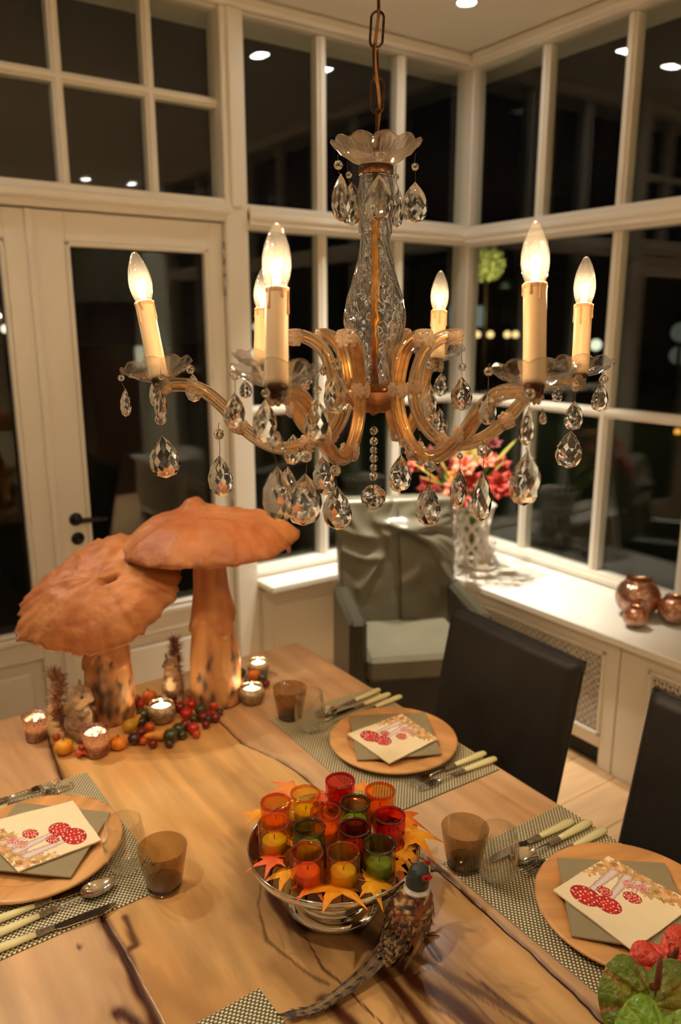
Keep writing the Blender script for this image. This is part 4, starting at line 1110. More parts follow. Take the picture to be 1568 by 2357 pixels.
# ================================================================== wooden mushrooms
M['teak'] = mat('teak_root_cap', (1, 1, 1, 1), 0.55, var=0.16, vs=9, attr='paint', bump=0.35, bs=45)
def cap(par, c, rx, ry, hgt, thick, tilt, tdir, rz, seed, rough_edge, label=None, knob=None, hole=None, lobes=()):
    """irregular domed wooden cap: outline, dome and ragged rim follow noise"""
    NA, NR = 120, 26
    R_ = Matrix.Rotation(tilt, 3, Vector((math.cos(tdir), math.sin(tdir), 0))) @ Matrix.Rotation(rz, 3, 'Z')
    mb = MB(); cc = []
    def edge(a):
        e = 1 + 0.10 * noise.noise(Vector((math.cos(a) * 1.6, math.sin(a) * 1.6, seed))) + 0.045 * noise.noise(Vector((math.cos(a) * 5, math.sin(a) * 5, seed + 2)))
        e += rough_edge * 0.05 * noise.noise(Vector((math.cos(a) * 16, math.sin(a) * 16, seed + 5)))
        for (la, lw, lk) in lobes:
            d = math.atan2(math.sin(a - la), math.cos(a - la)); e += lk * math.exp(-(d / lw) ** 2)
        return e
    def top(r, a):
        e = edge(a)
        x, y = rx * r * e * math.cos(a), ry * r * e * math.sin(a)
        z = hgt * (1 - r ** 3.0) + 0.012 * noise.noise(Vector((x * 9, y * 9, seed))) + 0.005 * noise.noise(Vector((x * 34, y * 34, seed + 1)))
        z += 0.010 * noise.noise(Vector((math.cos(a) * 3, math.sin(a) * 3, seed + 9))) * r
        if knob:
            d = math.hypot(x - knob[0], y - knob[1]) / knob[2]; z += knob[3] * math.exp(-d ** 4)
        if hole:
            d = math.hypot((x - hole[0]) / hole[2], (y - hole[1]) / hole[3]); z -= hole[4] * math.exp(-d * d)
        return (x, y, z)
    def bot(r, a):
        e = edge(a) * 0.985
        x, y = rx * r * e * math.cos(a), ry * r * e * math.sin(a)
        return (x, y, -thick * (1 - r) ** 0.5 * 1.0 - 0.004 + 0.008 * noise.noise(Vector((x * 14, y * 14, seed + 4))) * r + hgt * 0.10 * (1 - r) - 0.008 * (1 - r))
    for fn, isbot in ((top, False), (bot, True)):
        k0 = len(mb.v)
        for j in range(NR + 1):
            r = (j / NR) ** 0.8 if j else 0.0
            for i in range(NA):
                a = 2 * PI * i / NA
                p = fn(r, a); mb.v.append(tuple(R_ @ Vector(p)))
                n1 = noise.noise(Vector((p[0] * 7, p[1] * 7, seed + 20))); n2 = noise.noise(Vector((p[0] * 22, p[1] * 60, seed)))
                base = mixc(S(196, 132, 78), S(168, 96, 48), max(0, min(1, 0.45 + n1 * 1.1)))
                base = mixc(base, S(156, 84, 44), max(0, min(.6, n2 * 1.1)))
                if r > 0.95: base = mixc(base, S(92, 52, 32), 0.55 * max(0, noise.noise(Vector((p[0] * 60, p[1] * 60, 1))) + .4))
                if hole and not isbot:
                    d = math.hypot((p[0] - hole[0]) / hole[2], (p[1] - hole[1]) / hole[3]); base = mixc(base, S(40, 20, 12), math.exp(-d * d * 1.3))
                if isbot: base = mixc(base, S(180, 104, 58), .5)
                cc.append(base)
        for j in range(NR):
            for i in range(NA):
                i2 = (i + 1) % NA
                q = (k0 + j * NA + i, k0 + (j + 1) * NA + i, k0 + (j + 1) * NA + i2, k0 + j * NA + i2)
                mb.f.append(q[::-1] if isbot else q); mb.mi.append(0); mb.sm.append(True)
    kT = NR * NA; kB = (NR + 1) * NA + NR * NA
    for i in range(NA):
        i2 = (i + 1) % NA
        mb.f.append((kT + i, kB + i, kB + i2, kT + i2)); mb.mi.append(0); mb.sm.append(False)
    mb.col = cc
    return part('cap', mb, M['teak'], par, c, label=label)
def stem(par, prof, seed, lean=(0, 0), barkz=0.12, flap=None):
    mb = MB(); NA = 72; cc = []
    Z = [z for r, z in prof]; Rr = [r for r, z in prof]
    zs = list(np.linspace(Z[0], Z[-1], 60))
    for z in zs:
        r0 = float(np.interp(z, Z, Rr))
        u = (z - Z[0]) / (Z[-1] - Z[0])
        for i in range(NA):
            a = 2 * PI * i / NA
            r = r0 * (1 + 0.07 * noise.noise(Vector((math.cos(a) * 1.5, math.sin(a) * 1.5, z * 8 + seed))) + 0.03 * noise.noise(Vector((math.cos(a) * 6, math.sin(a) * 6, z * 12 + seed))))
            shell = 0
            if flap:
                fz = flap[0] + 0.022 * math.sin(a * 3 + seed) + 0.012 * noise.noise(Vector((math.cos(a) * 3, math.sin(a) * 3, seed)))
                if z > fz: r += flap[1] * math.exp(-(z - fz) / 0.05); shell = 1
            mb.v.append((r * math.cos(a) + lean[0] * u, r * math.sin(a) + lean[1] * u, z))
            n1 = noise.noise(Vector((math.cos(a) * 2, math.sin(a) * 2, z * 6 + seed))); n2 = noise.noise(Vector((math.cos(a) * 4, math.sin(a) * 4, z * 34 + seed)))
            c = mixc(S(206, 140, 88), S(176, 106, 60), 0.5 + n1) if shell else mixc(S(216, 158, 98), S(186, 118, 64), 0.5 + n1)
            if not shell and z < barkz * (1.0 + 1.6 * n1):
                c = mixc(c, mixc(S(146, 116, 88), S(84, 62, 46), 0.5 + n2), max(0, min(1, 0.55 + n2 * 1.3 + n1 * .6)))
            cc.append(c)
    n = len(zs)
    for j in range(n - 1):
        for i in range(NA):
            i2 = (i + 1) % NA
            mb.f.append((j * NA + i, j * NA + i2, (j + 1) * NA + i2, (j + 1) * NA + i)); mb.mi.append(0); mb.sm.append(True)
    mb.f.append(tuple(range(NA))[::-1]); mb.mi.append(0); mb.sm.append(False)
    mb.f.append(tuple((n - 1) * NA + i for i in range(NA))); mb.mi.append(0); mb.sm.append(False)
    mb.col = cc
    return part('stem', mb, M['teak'], par)
tm = thing('wooden_mushroom', 'taller carved wooden mushroom with a wide flat cap on a thick stem', 'mushroom', (0.792, 1.725, TZ + 0.001), 0, 'carved wooden mushrooms')
stem(tm, [(0.066, 0), (0.066, 0.06), (0.062, 0.12), (0.055, 0.18), (0.052, 0.21), (0.050, 0.25), (0.043, 0.30), (0.041, 0.36), (0.046, 0.41)], 3.0, (-0.004, 0.0), 0.13, (0.215, 0.010))
cap(tm, (-0.010, -0.004, 0.420), 0.210, 0.160, 0.086, 0.012, math.radians(3), -0.5, -0.42, 11.0, 0.6, knob=(-0.03, 0.05, 0.028, 0.022), hole=(0.205, -0.045, 0.016, 0.012, 0.03), lobes=((0.35, .35, .10), (3.5, .5, .06)))
tm = thing('wooden_mushroom', 'shorter carved wooden mushroom with a tilted ragged cap', 'mushroom', (0.533, 1.785, TZ + 0.001), 0, 'carved wooden mushrooms')
stem(tm, [(0.054, 0), (0.058, 0.05), (0.058, 0.10), (0.053, 0.15), (0.047, 0.18), (0.043, 0.22), (0.042, 0.27), (0.046, 0.31)], 8.0, (0.0, 0.0), 0.15, (0.165, 0.008))
# tilt: the cap faces the viewer and falls to the left
_n = Vector((-0.36, -0.50, 0.79)).normalized()
_ax = Vector((0, 0, 1)).cross(_n); _ang = Vector((0, 0, 1)).angle(_n)
cap(tm, (0.0, -0.014, 0.330), 0.190, 0.148, 0.066, 0.010, _ang, math.atan2(_ax.y, _ax.x), -0.15, 23.0, 1.5, hole=(0.02, -0.015, 0.018, 0.0055, 0.030), lobes=((3.25, .3, .16), (0.2, .3, .08), (4.4, .4, .05)))

# ================================================================== squirrels
M['straw'] = mat('grey_bristle', S(176, 144, 112), 0.8, var=0.45, vs=90, bump=0.8, bs=220)
M['straw_d'] = mat('brown_bristle', S(168, 122, 94), 0.85, var=0.3, vs=60)
M['belly'] = mat('pale_belly', S(232, 210, 176), 0.8, var=0.1, bump=0.4, bs=260)
def blob_body(name, balls, mt, par, vox=0.0022):
    mb = MB()
    for c, r, sq in balls: mb.ball(c, r, 14, 10, sq=sq)
    o = part(name, mb, mt, par)
    md = o.modifiers.new('fuse', 'REMESH'); md.mode = 'VOXEL'; md.voxel_size = vox; md.use_smooth_shade = True
    sm_ = o.modifiers.new('soft', 'SMOOTH'); sm_.iterations = 6; sm_.factor = 0.6
    return o
def squirrel(loc, rz, k, label):
    t = thing('squirrel_figure', label, 'squirrel figure', loc, rz, 'bristle squirrels beside the mushrooms')
    t.scale = (k, k, k)
    blob_body('body', [((0, 0, .026), .024, (1, .95, 1)), ((0, 0, .045), .021, (.9, .9, 1.1)), ((.004, 0, .062), .016, (1, 1, 1)), ((.010, 0, .078), .0165, (1.15, .95, .95)), ((.024, 0, .073), .0085, (1.2, .8, .8)),
                       ((.002, .010, .094), .0045, (.6, .8, 1.8)), ((.002, -.010, .094), .0045, (.6, .8, 1.8)), ((.018, .017, .010), .010, (1.6, .7, .8)), ((.018, -.017, .010), .010, (1.6, .7, .8)),
                       ((.018, .013, .048), .006, (1.6, .8, .8)), ((.018, -.013, .048), .006, (1.6, .8, .8)), ((.026, .008, .052), .005, (1, .8, .8)), ((.026, -.008, .052), .005, (1, .8, .8))], M['straw'], t)
    part('belly', MB().ball((.0175, 0, .040), .0125, 14, 10, sq=(.6, .9, 1.4)), M['belly'], t, label='cream belly')
    for sg in (-1, 1): part('eye', MB().ball((.020, sg * .0125, .080), .0024, 10, 8), mat('bead_eye', S(10, 8, 6), 0.1), t)
    mb = MB(); r3 = random.Random(5)
    tailpts = spline([(-.018, 0, .010), (-.036, 0, .030), (-.036, 0, .062), (-.030, 0, .090), (-.040, 0, .112)], 6)
    mb.tube(tailpts, 0.0032, 8)
    for i in range(700):
        q = r3.random(); p = tailpts[min(len(tailpts) - 2, int(q * (len(tailpts) - 1)))]
        d = Vector((r3.gauss(0, 1), r3.gauss(0, 1), r3.gauss(0.5, .6))).normalized(); L_ = r3.uniform(.013, .024)
        s_ = d.orthogonal().normalized() * .0016
        mb.add([p - s_, p + s_, p + d * L_, p + d.cross(s_)], [(0, 1, 2), (1, 3, 2), (3, 0, 2)])
    part('tail', mb, M['straw_d'], t, label='bushy bristle tail')
    return t
p = T2(178, 1706); squirrel((p[0] + .01, p[1] + .015, TZ + 0.001), math.radians(-50), 1.42, 'grey bristle squirrel at the left of the shorter mushroom')
p = T2(402, 1612); squirrel((p[0], p[1] + .005, TZ + 0.001), math.radians(-125), 1.30, 'brown bristle squirrel between the two mushrooms')

# ================================================================== tea lights
def flame(par, z, wt=0.35, r=0.0040):
    part('flame', MB().lathe([(0.0002, 0), (r * .8, .003), (r, .006), (r * .7, .011), (r * .25, .016), (0.0001, .019)], 14, (0, 0, z)), M['tea_light'], par)
    point_light('flame_light', (0, 0, z + .012), wt, TEA_C, 0.004, par)
def merc_mat(name, c1, c2, glow=0.35, sc_=260):
    """blotchy mirrored glass: metallic film with gaps that let candle light out"""
    mt, nt, N, L, B, O = newmat(name)
    B.inputs['Base Color'].default_value = c1; B.inputs['Metallic'].default_value = 1; B.inputs['Roughness'].default_value = 0.22
    tr = N.new('ShaderNodeBsdfTranslucent'); tr.inputs[0].default_value = c2
    tc = N.new('ShaderNodeTexCoord'); vo = N.new('ShaderNodeTexVoronoi'); vo.inputs['Scale'].default_value = sc_; L.new(tc.outputs['Object'], vo.inputs[0])
    mr = N.new('ShaderNodeMapRange'); mr.inputs[1].default_value = 0.25; mr.inputs[2].default_value = 0.6; mr.inputs[3].default_value = 0.15; mr.inputs[4].default_value = glow + .35
    L.new(vo.outputs['Distance'], mr.inputs[0])
    mx = N.new('ShaderNodeMixShader'); L.new(mr.outputs[0], mx.inputs[0]); L.new(B.outputs[0], mx.inputs[1]); L.new(tr.outputs[0], mx.inputs[2]); L.new(mx.outputs[0], O.inputs[0])
    sx_ = N.new('ShaderNodeSeparateColor'); L.new(vo.outputs['Color'], sx_.inputs[0]); m9 = N.new('ShaderNodeMapRange'); m9.inputs[3].default_value = 0.35; m9.inputs[4].default_value = 1.25; L.new(sx_.outputs[0], m9.inputs[0])
    v9 = N.new('ShaderNodeVectorMath'); v9.operation = 'SCALE'; v9.inputs[0].default_value = c1[:3]; L.new(m9.outputs[0], v9.inputs['Scale']); L.new(v9.outputs[0], B.inputs['Base Color'])
    bp = N.new('ShaderNodeBump'); bp.inputs['Strength'].default_value = 0.9; bp.inputs['Distance'].default_value = 0.002; L.new(vo.outputs['Distance'], bp.inputs['Height']); L.new(bp.outputs[0], B.inputs['Normal'])
    return mt
M['merc_pink'] = merc_mat('pink_mercury_glass', S(214, 180, 166), S(255, 214, 186))
M['merc_silver'] = merc_mat('silver_mercury_glass', S(216, 206, 188), S(255, 240, 215))
M['copper'] = merc_mat('copper_mosaic', S(214, 176, 154), S(255, 190, 140), 0.0, 120)
def tea_cup(loc, label, kind, k=1.0):
    t = thing('tealight_holder', label, 'candle holder', loc, rnd.uniform(0, 3), 'lit tealights around the mushrooms'); t.scale = (k, k, k)
    if kind == 'tall':
        pr = [(0.0, 0.0), (0.022, 0.0), (0.024, 0.002), (0.026, 0.03), (0.0305, 0.060), (0.0305, 0.0605), (0.0292, 0.0605), (0.0248, 0.03), (0.0222, 0.005), (0.0, 0.004)]; mt = M['merc_pink']; wr = 0.0205
    else:
        pr = [(0.0, 0.0), (0.021, 0.0), (0.029, 0.006), (0.0345, 0.018), (0.0345, 0.030), (0.030, 0.041), (0.0285, 0.046), (0.0295, 0.048), (0.0275, 0.048), (0.0270, 0.045), (0.0285, 0.040), (0.033, 0.029), (0.033, 0.019), (0.027, 0.008), (0.0, 0.004)]; mt = M['merc_silver']; wr = 0.0250
    part('glass_cup', MB().lathe(pr, 36), mt, t)
    zc = 0.030 if kind == 'tall' else 0.036
    part('tealight', MB().lathe([(0.0, 0.006), (wr, 0.006), (wr, zc), (wr - 0.001, zc + .001), (wr - .0016, zc - .0005), (0, zc - 0.001)], 28), M['waxlit'], t, label='melted white wax')
    part('wick', MB().tube([(0, 0, zc - .001), (0, 0, zc + .005)], 0.0007, 6), M['wick'], t)
    flame(t, zc + 0.004, 0.8)
    return t
for px, py, kd, k, lb in [(88, 1706, 'tall', 1.0, 'pink mercury glass tealight left of the squirrel'), (228, 1742, 'tall', 1.03, 'pink mercury glass tealight between two small pumpkins'),
                       (378, 1664, 'round', 1.0, 'round silver tealight in the middle of the berries'), (600, 1556, 'round', 0.86, 'round silver tealight farthest back beside the tall mushroom'),
                       (586, 1621, 'round', 0.95, 'round silver tealight in front of the orange pumpkin by the tall mushroom')]:
    q = T2(px, py); tea_cup((q[0], q[1] + 0.012, TZ + (0.0008)), lb, kd, k)

# ================================================================== little pumpkins, gourds and berries
def pumpkin(px, py, r, c, label, name='mini_pumpkin', flat=0.82, ribs=8, cat='pumpkin', group='small pumpkins and gourds around the mushrooms', stemc=S(120, 96, 50)):
    q = at(px, py, 2, TZ + r * flat)
    t = thing(name, label, cat, (q.x, q.y, TZ + 0.0006), rnd.uniform(0, 6), group)
    mm = M.setdefault('skin%s' % (c,), mat('pumpkin_skin', c, 0.4, var=0.15, vs=60))
    def rf(p):
        a = math.atan2(p.y, p.x); return 1 - 0.07 * abs(math.sin(a * ribs / 2)) * (1 - p.z * p.z) - 0.10 * abs(p.z) ** 6
    part('flesh', MB().ball((0, 0, r * flat * 0.93), r, 32, 14, sq=(1, 1, flat), rf=rf), mm, t)
    part('stalk', MB().tube([(0, 0, r * flat * 1.65), (0.001, 0, r * flat * 1.9), (0.003, 0.001, r * flat * 2.1)], [.003, .0022, .0026], 7), M.setdefault('stalk', mat('stalk', stemc, 0.8)), t)
    return t
pumpkin(147, 1718, .0225, S(226, 150, 30), 'yellow round mini pumpkin nearest the left tealight'); pumpkin(273, 1709, .0205, S(228, 134, 36), 'orange mini pumpkin right of the front pink tealight')
pumpkin(585, 1553, .019, S(216, 110, 30), 'orange mini pumpkin between the two back tealights'); pumpkin(429, 1641, .016, S(196, 34, 20), 'bright red mini pumpkin right of the middle tealight')
pumpkin(343, 1603, .020, S(220, 110, 40), 'orange mini pumpkin behind the middle tealight', flat=1.0)
def gourd(px, py, rz, k, c1, c2, label):
    q = at(px, py, 2, TZ + 0.012)
    t = thing('ornamental_gourd', label, 'gourd', (q.x, q.y, TZ + 0.0135 * k), rz, 'small pumpkins and gourds around the mushrooms')
    pa = [(-.018, 0, 0), (-.016, 0, 0), (-.008, 0, 0), (.002, 0, 0), (.012, 0, .001), (.022, .002, .003), (.030, .004, .004), (.031, .004, .004)]
    rr = [.002, .008, .0125, .0115, .008, .0062, .004, .001]
    part('flesh', MB().tube([tuple(v * k for v in p) for p in pa], [r * k for r in rr], 20), mat('gourd_skin', c1, 0.4, var=0.25, vs=50), t)
    return t
gourd(368, 1694, 2.9, 1.15, S(232, 152, 56), 0, 'pear shaped pale orange gourd lying at the front of the berries'); gourd(302, 1672, .5, 1.25, S(206, 156, 44), 0, 'yellow green gourd beside the foot of the shorter mushroom')
gourd(490, 1622, 1.7, 1.05, S(216, 76, 34), 0, 'red orange gourd at the right end of the berries')
BC = {'dark red': S(110, 18, 12), 'dark green': S(52, 60, 26), 'deep orange': S(196, 78, 24), 'bright red': S(182, 36, 22), 'purple brown': S(62, 30, 24)}
bm = {k: mat(k.replace(' ', '_') + '_berry', c, 0.3, var=0.25, vs=90, coat=0.3) for k, c in BC.items()}
proto = {}
for k in BC:
    mb = MB().ball((0, 0, 1.0), 1.0, 16, 10, sq=(1, 1, .94))
    proto[k] = mb.mesh('berry', bm[k])
blist = [(309, 1700, 12, 'purple brown'), (325, 1686, 10, 'dark red'), (345, 1674, 10, 'deep orange'), (352, 1712, 9, 'dark red'), (330, 1706, 8, 'deep orange'), (393, 1693, 14, 'dark green'), (411, 1678, 12, 'dark green'),
         (445, 1677, 12, 'bright red'), (426, 1668, 11, 'dark red'), (420, 1692, 9, 'dark green'), (446, 1655, 9, 'dark green'), (468, 1650, 11, 'dark red'), (462, 1634, 12, 'dark green'), (414, 1628, 11, 'dark red'),
         (440, 1622, 10, 'bright red'), (398, 1632, 9, 'deep orange'), (322, 1622, 10, 'bright red'), (315, 1608, 9, 'deep orange'), (330, 1645, 14, 'dark green'), (325, 1662, 10, 'purple brown'), (480, 1655, 9, 'purple brown'),
         (496, 1652, 10, 'dark red'), (474, 1668, 8, 'dark red'), (505, 1640, 8, 'purple brown'), (366, 1612, 10, 'purple brown'), (384, 1618, 9, 'dark red'), (556, 1548, 10, 'dark green'), (570, 1572, 9, 'dark green'),
         (606, 1560, 10, 'dark green'), (612, 1574, 9, 'dark red'), (190, 1722, 8, 'deep orange'), (204, 1716, 7, 'bright red'), (182, 1735, 7, 'deep orange'), (240, 1686, 8, 'bright red'), (130, 1696, 7, 'deep orange'),
         (456, 1612, 9, 'dark red'), (478, 1608, 9, 'bright red'), (390, 1712, 8, 'purple brown'), (352, 1640, 10, 'bright red'), (452, 1690, 8, 'deep orange')]
LM = [('the round tealight in the berries', 378, 1645), ('the foot of the shorter mushroom', 255, 1650), ('the foot of the taller mushroom', 495, 1590), ('the brown squirrel', 400, 1580), ('the pear shaped gourd', 368, 1694), ('the yellow green gourd', 302, 1672),
      ('the yellow mini pumpkin', 147, 1718), ('the orange mini pumpkin by the front pink tealight', 273, 1709), ('the bright red mini pumpkin', 429, 1641), ('the red orange gourd', 490, 1622), ('the orange pumpkin between the back tealights', 585, 1553)]
def berry_label(px, py, k):
    n_, lx, ly = min(LM, key=lambda l: (l[1] - px) ** 2 + (l[2] - py) ** 2)
    rel = ('left of ' if px < lx else 'right of ') if abs(px - lx) > abs(py - ly) * 1.3 else ('behind ' if py < ly else 'in front of ')
    return k + ' berry just ' + rel + n_
blab = [berry_label(a, b_, k) for a, b_, r_, k in blist]
for i_ in range(len(blab)):
    same = [j for j in range(len(blab)) if blab[j] == blab[i_]]
    if len(same) == 2:
        a, b_ = sorted(same, key=lambda j: blist[j][2]); blab[a], blab[b_] = 'smaller ' + blab[a], 'larger ' + blab[b_]
for bi, (px, py, rp, k) in enumerate(blist):
    r = rp * 1.85 / FPX * 1.22
    q = at(px, py, 2, TZ + r)
    o = link('berry', proto[k], None, (q.x, q.y, TZ + 0.0006)); o.scale = (r, r, r); o.rotation_euler = (0, 0, rnd.uniform(0, 6))
    tag(o, blab[bi], 'berry', k + ' berries around the mushrooms')
for i, (px, py, c) in enumerate([(432, 1612, RO), (455, 1605, S(200, 50, 24)), (195, 1730, S(230, 90, 30)), (398, 1612, S(170, 40, 20)), (335, 1690, S(200, 60, 24)), (480, 1640, S(150, 40, 20))]):
    q = at(px, py, 2, TZ + 0.012)
    maple(q, .028, i * 1.3, .3, i, c, mixc(c, S(120, 30, 14), .5), ['red leaf behind the middle tealight, left one', 'red leaf behind the middle tealight, right one', 'small orange leaf between yellow pumpkin and pink tealight', 'dark red leaf before the brown squirrel',
          'small red leaf between the orange pumpkin and the gourd', 'dark red leaf at the right end of the berries'][i], 'little red leaves among the berries')

# ================================================================== anthuriums (near, lower right)
def spathe_mat(name, c1, c2):
    mt = mat(name, c1, 0.33, attr='paint', var=0.15, vs=40, bump=0.7, bs=110, coat=0.15)
    return mt
M['spathe'] = spathe_mat('waxy_spathe', S(255, 255, 255), 0)
def anthurium(c, size, nrm, updir, ca, cb, veinc, label, spad, base):
    t = thing('anthurium_bloom', label, 'flower', c, 0, 'anthuriums at the near end of the table')
    nrm = Vector(nrm).normalized(); up = Vector(updir); up = (up - nrm * up.dot(nrm)).normalized(); sd = up.cross(nrm)
    mb = MB(); cc = []; NA, NR = 96, 26
    for j in range(NR + 1):
        r = j / NR
        for i in range(NA):
            a = 2 * PI * i / NA           # a = 0 is the tip (downwards)
            R_ = (0.92 - 0.42 * math.exp(-((a - PI) / 0.38) ** 2) + 0.10 * math.exp(-(min(a, 2 * PI - a) / 0.3) ** 2)) * size
            R_ *= 1 + 0.02 * noise.noise(Vector((math.cos(a) * 4, math.sin(a) * 4, size)))
            x = math.sin(a) * R_ * r; y = -math.cos(a) * R_ * r
            vein = abs(math.sin(a * 4.5))
            z = 0.14 * size * (1 - r * r) * 0.5 - 0.18 * size * r ** 2 - 0.09 * size * (1 - vein) ** 2 * math.sin(PI * r) + 0.05 * size * noise.noise(Vector((x * 60, y * 60, 2))) + 0.03 * size * noise.noise(Vector((x * 140, y * 140, 9)))
            mb.v.append(tuple(sd * x + up * y + nrm * z))
            q = mixc(ca, cb, min(1, max(0, 0.4 + noise.noise(Vector((x * 28, y * 28, size * 9)))) + .5 * r ** 4))
            if vein < 0.13: q = mixc(q, veinc, .75)
            cc.append(q)
    for j in range(NR):
        for i in range(NA):
            i2 = (i + 1) % NA
            mb.f.append((j * NA + i, j * NA + i2, (j + 1) * NA + i2, (j + 1) * NA + i)); mb.mi.append(0); mb.sm.append(True)
    mb.col = cc
    o = part('spathe', mb, M['spathe'], t)
    so = o.modifiers.new('thickness', 'SOLIDIFY'); so.thickness = 0.0012
    s0 = up * size * 0.30 + nrm * 0.008
    part('spadix', MB().tube([s0, s0 + nrm * size * .25 + up * size * .05 * spad, s0 + nrm * size * .50 + up * size * .42 * spad, s0 + nrm * size * .62 + up * size * .60 * spad], [.005, .0046, .0038, .002], 10), mat('spadix', S(118, 56, 36), 0.5, bump=0.5, bs=700), t)
    bv = Vector(base) - Vector(c)
    st = -nrm * 0.004 + up * size * .3
    part('stem', MB().tube(spline([st, st - nrm * size * .5 - Vector((0, 0, size * .4)), bv * .6 - nrm * size * .3, bv], 6), .0028, 8), mat('flower_stem', S(96, 110, 44), 0.5), t)
    return t
VB = (0.79, 0.31, TZ + 0.02)
view = -CF
c1 = atd(1502, 2312, 1.02); anthurium(c1, .072, view + Vector((-.1, 0, .45)), (0.1, 0.1, 1), S(140, 136, 40), S(96, 116, 28), S(176, 50, 34), 'green anthurium bloom with red veins and a dark upright spadix', 1.0, VB)
c2 = atd(1556, 2236, 1.10); anthurium(c2, .068, view + Vector((.1, 0.1, .5)), (-0.2, 0.2, 1), S(190, 40, 26), S(214, 74, 50), S(130, 20, 18), 'red anthurium bloom behind the green one', 0.3, VB)
c3 = atd(1530, 2408, 0.94); anthurium(c3, .062, view + Vector((-.1, 0, .6)), (0.3, 0.0, 1), S(140, 172, 40), S(110, 148, 36), S(160, 180, 70), 'plain green anthurium bloom lowest in the bunch', 0.2, VB)
vs_ = thing('flower_vase', 'clear vase holding the anthuriums at the near end of the table', 'vase', (VB[0], VB[1], TZ + 0.001))
part('glass_wall', MB().lathe([(0.0, 0.0), (0.040, 0.0), (0.045, 0.003), (0.042, 0.05), (0.036, 0.10), (0.0345, 0.10), (0.0405, 0.05), (0.0425, 0.006), (0, 0.005)], 36), M['clearg'], vs_)

# ================================================================== chandelier
AX, AY = 0.7662, 1.0186
CZ = HC
ch = thing('crystal_chandelier', 'six-armed crystal chandelier with lit candle bulbs hanging over the table', 'chandelier', (AX, AY, 0))
ORG = Vector((AX, AY, 0))
part('ceiling_canopy', MB().lathe([(0.0, HC - 0.045), (0.012, HC - 0.045), (0.03, HC - 0.035), (0.055, HC - 0.012), (0.06, HC - 0.0005), (0, HC - 0.0005)], 32), M['brass'], ch)
# chain
ZT = 1.985
lk = MB(); P_ = []
for i in range(24):
    a = 2 * PI * i / 24; x = 0.0095 * math.cos(a); z = 0.0095 * math.sin(a) + (0.0145 if math.sin(a) > 0 else -0.0145)
    P_.append((x, 0, z))
lk.tube(P_, 0.0019, 8, closed=True)
lkm = lk.mesh('chain_link', M['bronze'])
z = HC - 0.05; i = 0
while z > ZT + 0.02:
    o = part('chain_link', lkm, None, ch, (0.0015 * math.sin(i * 1.7), 0.0015 * math.cos(i * 2.1), z - 0.022)); o.rotation_euler = (0.05 * math.sin(i * 3.0), 0.04 * math.sin(i), (i % 2) * PI / 2 + 0.75 + 0.15 * math.sin(i * 1.3))
    z -= 0.0435; i += 1
cord = [(0.006 * math.sin(k * 0.95), 0.005 * math.cos(k * 0.8), ZT - 0.02 + k * 0.022) for k in range(int((HC - 0.06 - ZT) / 0.022) + 2)]
part('power_cord', MB().tube(spline(cord, 4), 0.0026, 8), M['cordm'], ch, label='gold lamp cord threaded through the chain')
# dishes
def scallop(R_, z0, dep, n=8, th=0.003, up=True, NA=96, lip=0.006, inner=0.012):
    """scalloped bowl-shaped pressed glass dish, outer and inner skin"""
    mb = MB()
    prof = [0.18, 0.35, 0.52, 0.68, 0.80, 0.90, 0.97, 1.0]
    def sh(s, a, inner_):
        lob = abs(math.sin(n * a / 2))                    # 0 at the notch, 1 mid petal
        r = R_ * s * (1 - 0.07 * (1 - lob ** 0.7) * smoothstep(0.5, 1, s))
        zz = dep * (s ** 1.7) + 0.0055 * (lob ** 0.8) * smoothstep(0.55, 1, s) * (R_ / 0.056) 
        cut = 0.0011 * math.cos(n * 5 * a) * smoothstep(0.2, 0.5, s) * (1 - smoothstep(.8, 1, s)) + 0.0012 * math.sin(s * 30) * smoothstep(.3, .6, s) * (1 - smoothstep(.85, 1, s))
        off = th if inner_ else 0
        return (r - off * 0.55 * s, z0 + zz + off * (1 - .25 * s) + (0 if inner_ else cut))
    vs = []; fs = []
    rows = [(s, False) for s in prof] + [(s, True) for s in prof[::-1]]
    for s, inn in rows:
        for k in range(NA):
            a = 2 * PI * k / NA; r, zz = sh(s, a, inn); vs.append((r * math.cos(a), r * math.sin(a), zz))
    m_ = len(rows)
    for j in range(m_):
        j2 = (j + 1) % m_
        for k in range(NA):
            k2 = (k + 1) % NA; fs.append((j * NA + k, j * NA + k2, j2 * NA + k2, j2 * NA + k))
    mb.add(vs, fs, 0, True)
    return mb
part('top_dish', scallop(0.070, 1.931, 0.030, n=11), M['dishtop'], ch, label='scalloped glass dish at the top')
part('collar', MB().lathe([(0.0, 1.934), (0.026, 1.934), (0.0265, 1.930), (0.0265, 1.922), (0.025, 1.920), (0.0, 1.920)], 32), M['bronze'], ch)
# glass column with twisted ribs, hollow
cprof = [(0.0245, 1.920), (0.0262, 1.908), (0.0275, 1.892), (0.0285, 1.878), (0.0262, 1.866), (0.0240, 1.858), (0.0262, 1.848), (0.0262, 1.838), (0.0225, 1.832), (0.0235, 1.820), (0.0270, 1.800), (0.0320, 1.780), (0.0385, 1.758), (0.0445, 1.738),
         (0.0488, 1.718), (0.0490, 1.705), (0.0470, 1.690), (0.0415, 1.676), (0.0330, 1.665), (0.0275, 1.658), (0.0262, 1.650), (0.0275, 1.642), (0.0290, 1.634), (0.0275, 1.626), (0.0285, 1.618), (0.0300, 1.610), (0.0290, 1.6045)]
zz_ = np.linspace(cprof[0][1], cprof[-1][1], 150)
rr_ = np.interp(-zz_, [-z for r, z in cprof], [r for r, z in cprof])
NA = 150; vs = []; fs = []
rows = []
for zc, rc in zip(zz_, rr_):
    rows.append((zc, rc, 0))
for zc, rc in list(zip(zz_, rr_))[::-1]:
    rows.append((zc, max(0.008, rc - 0.0030), 1))
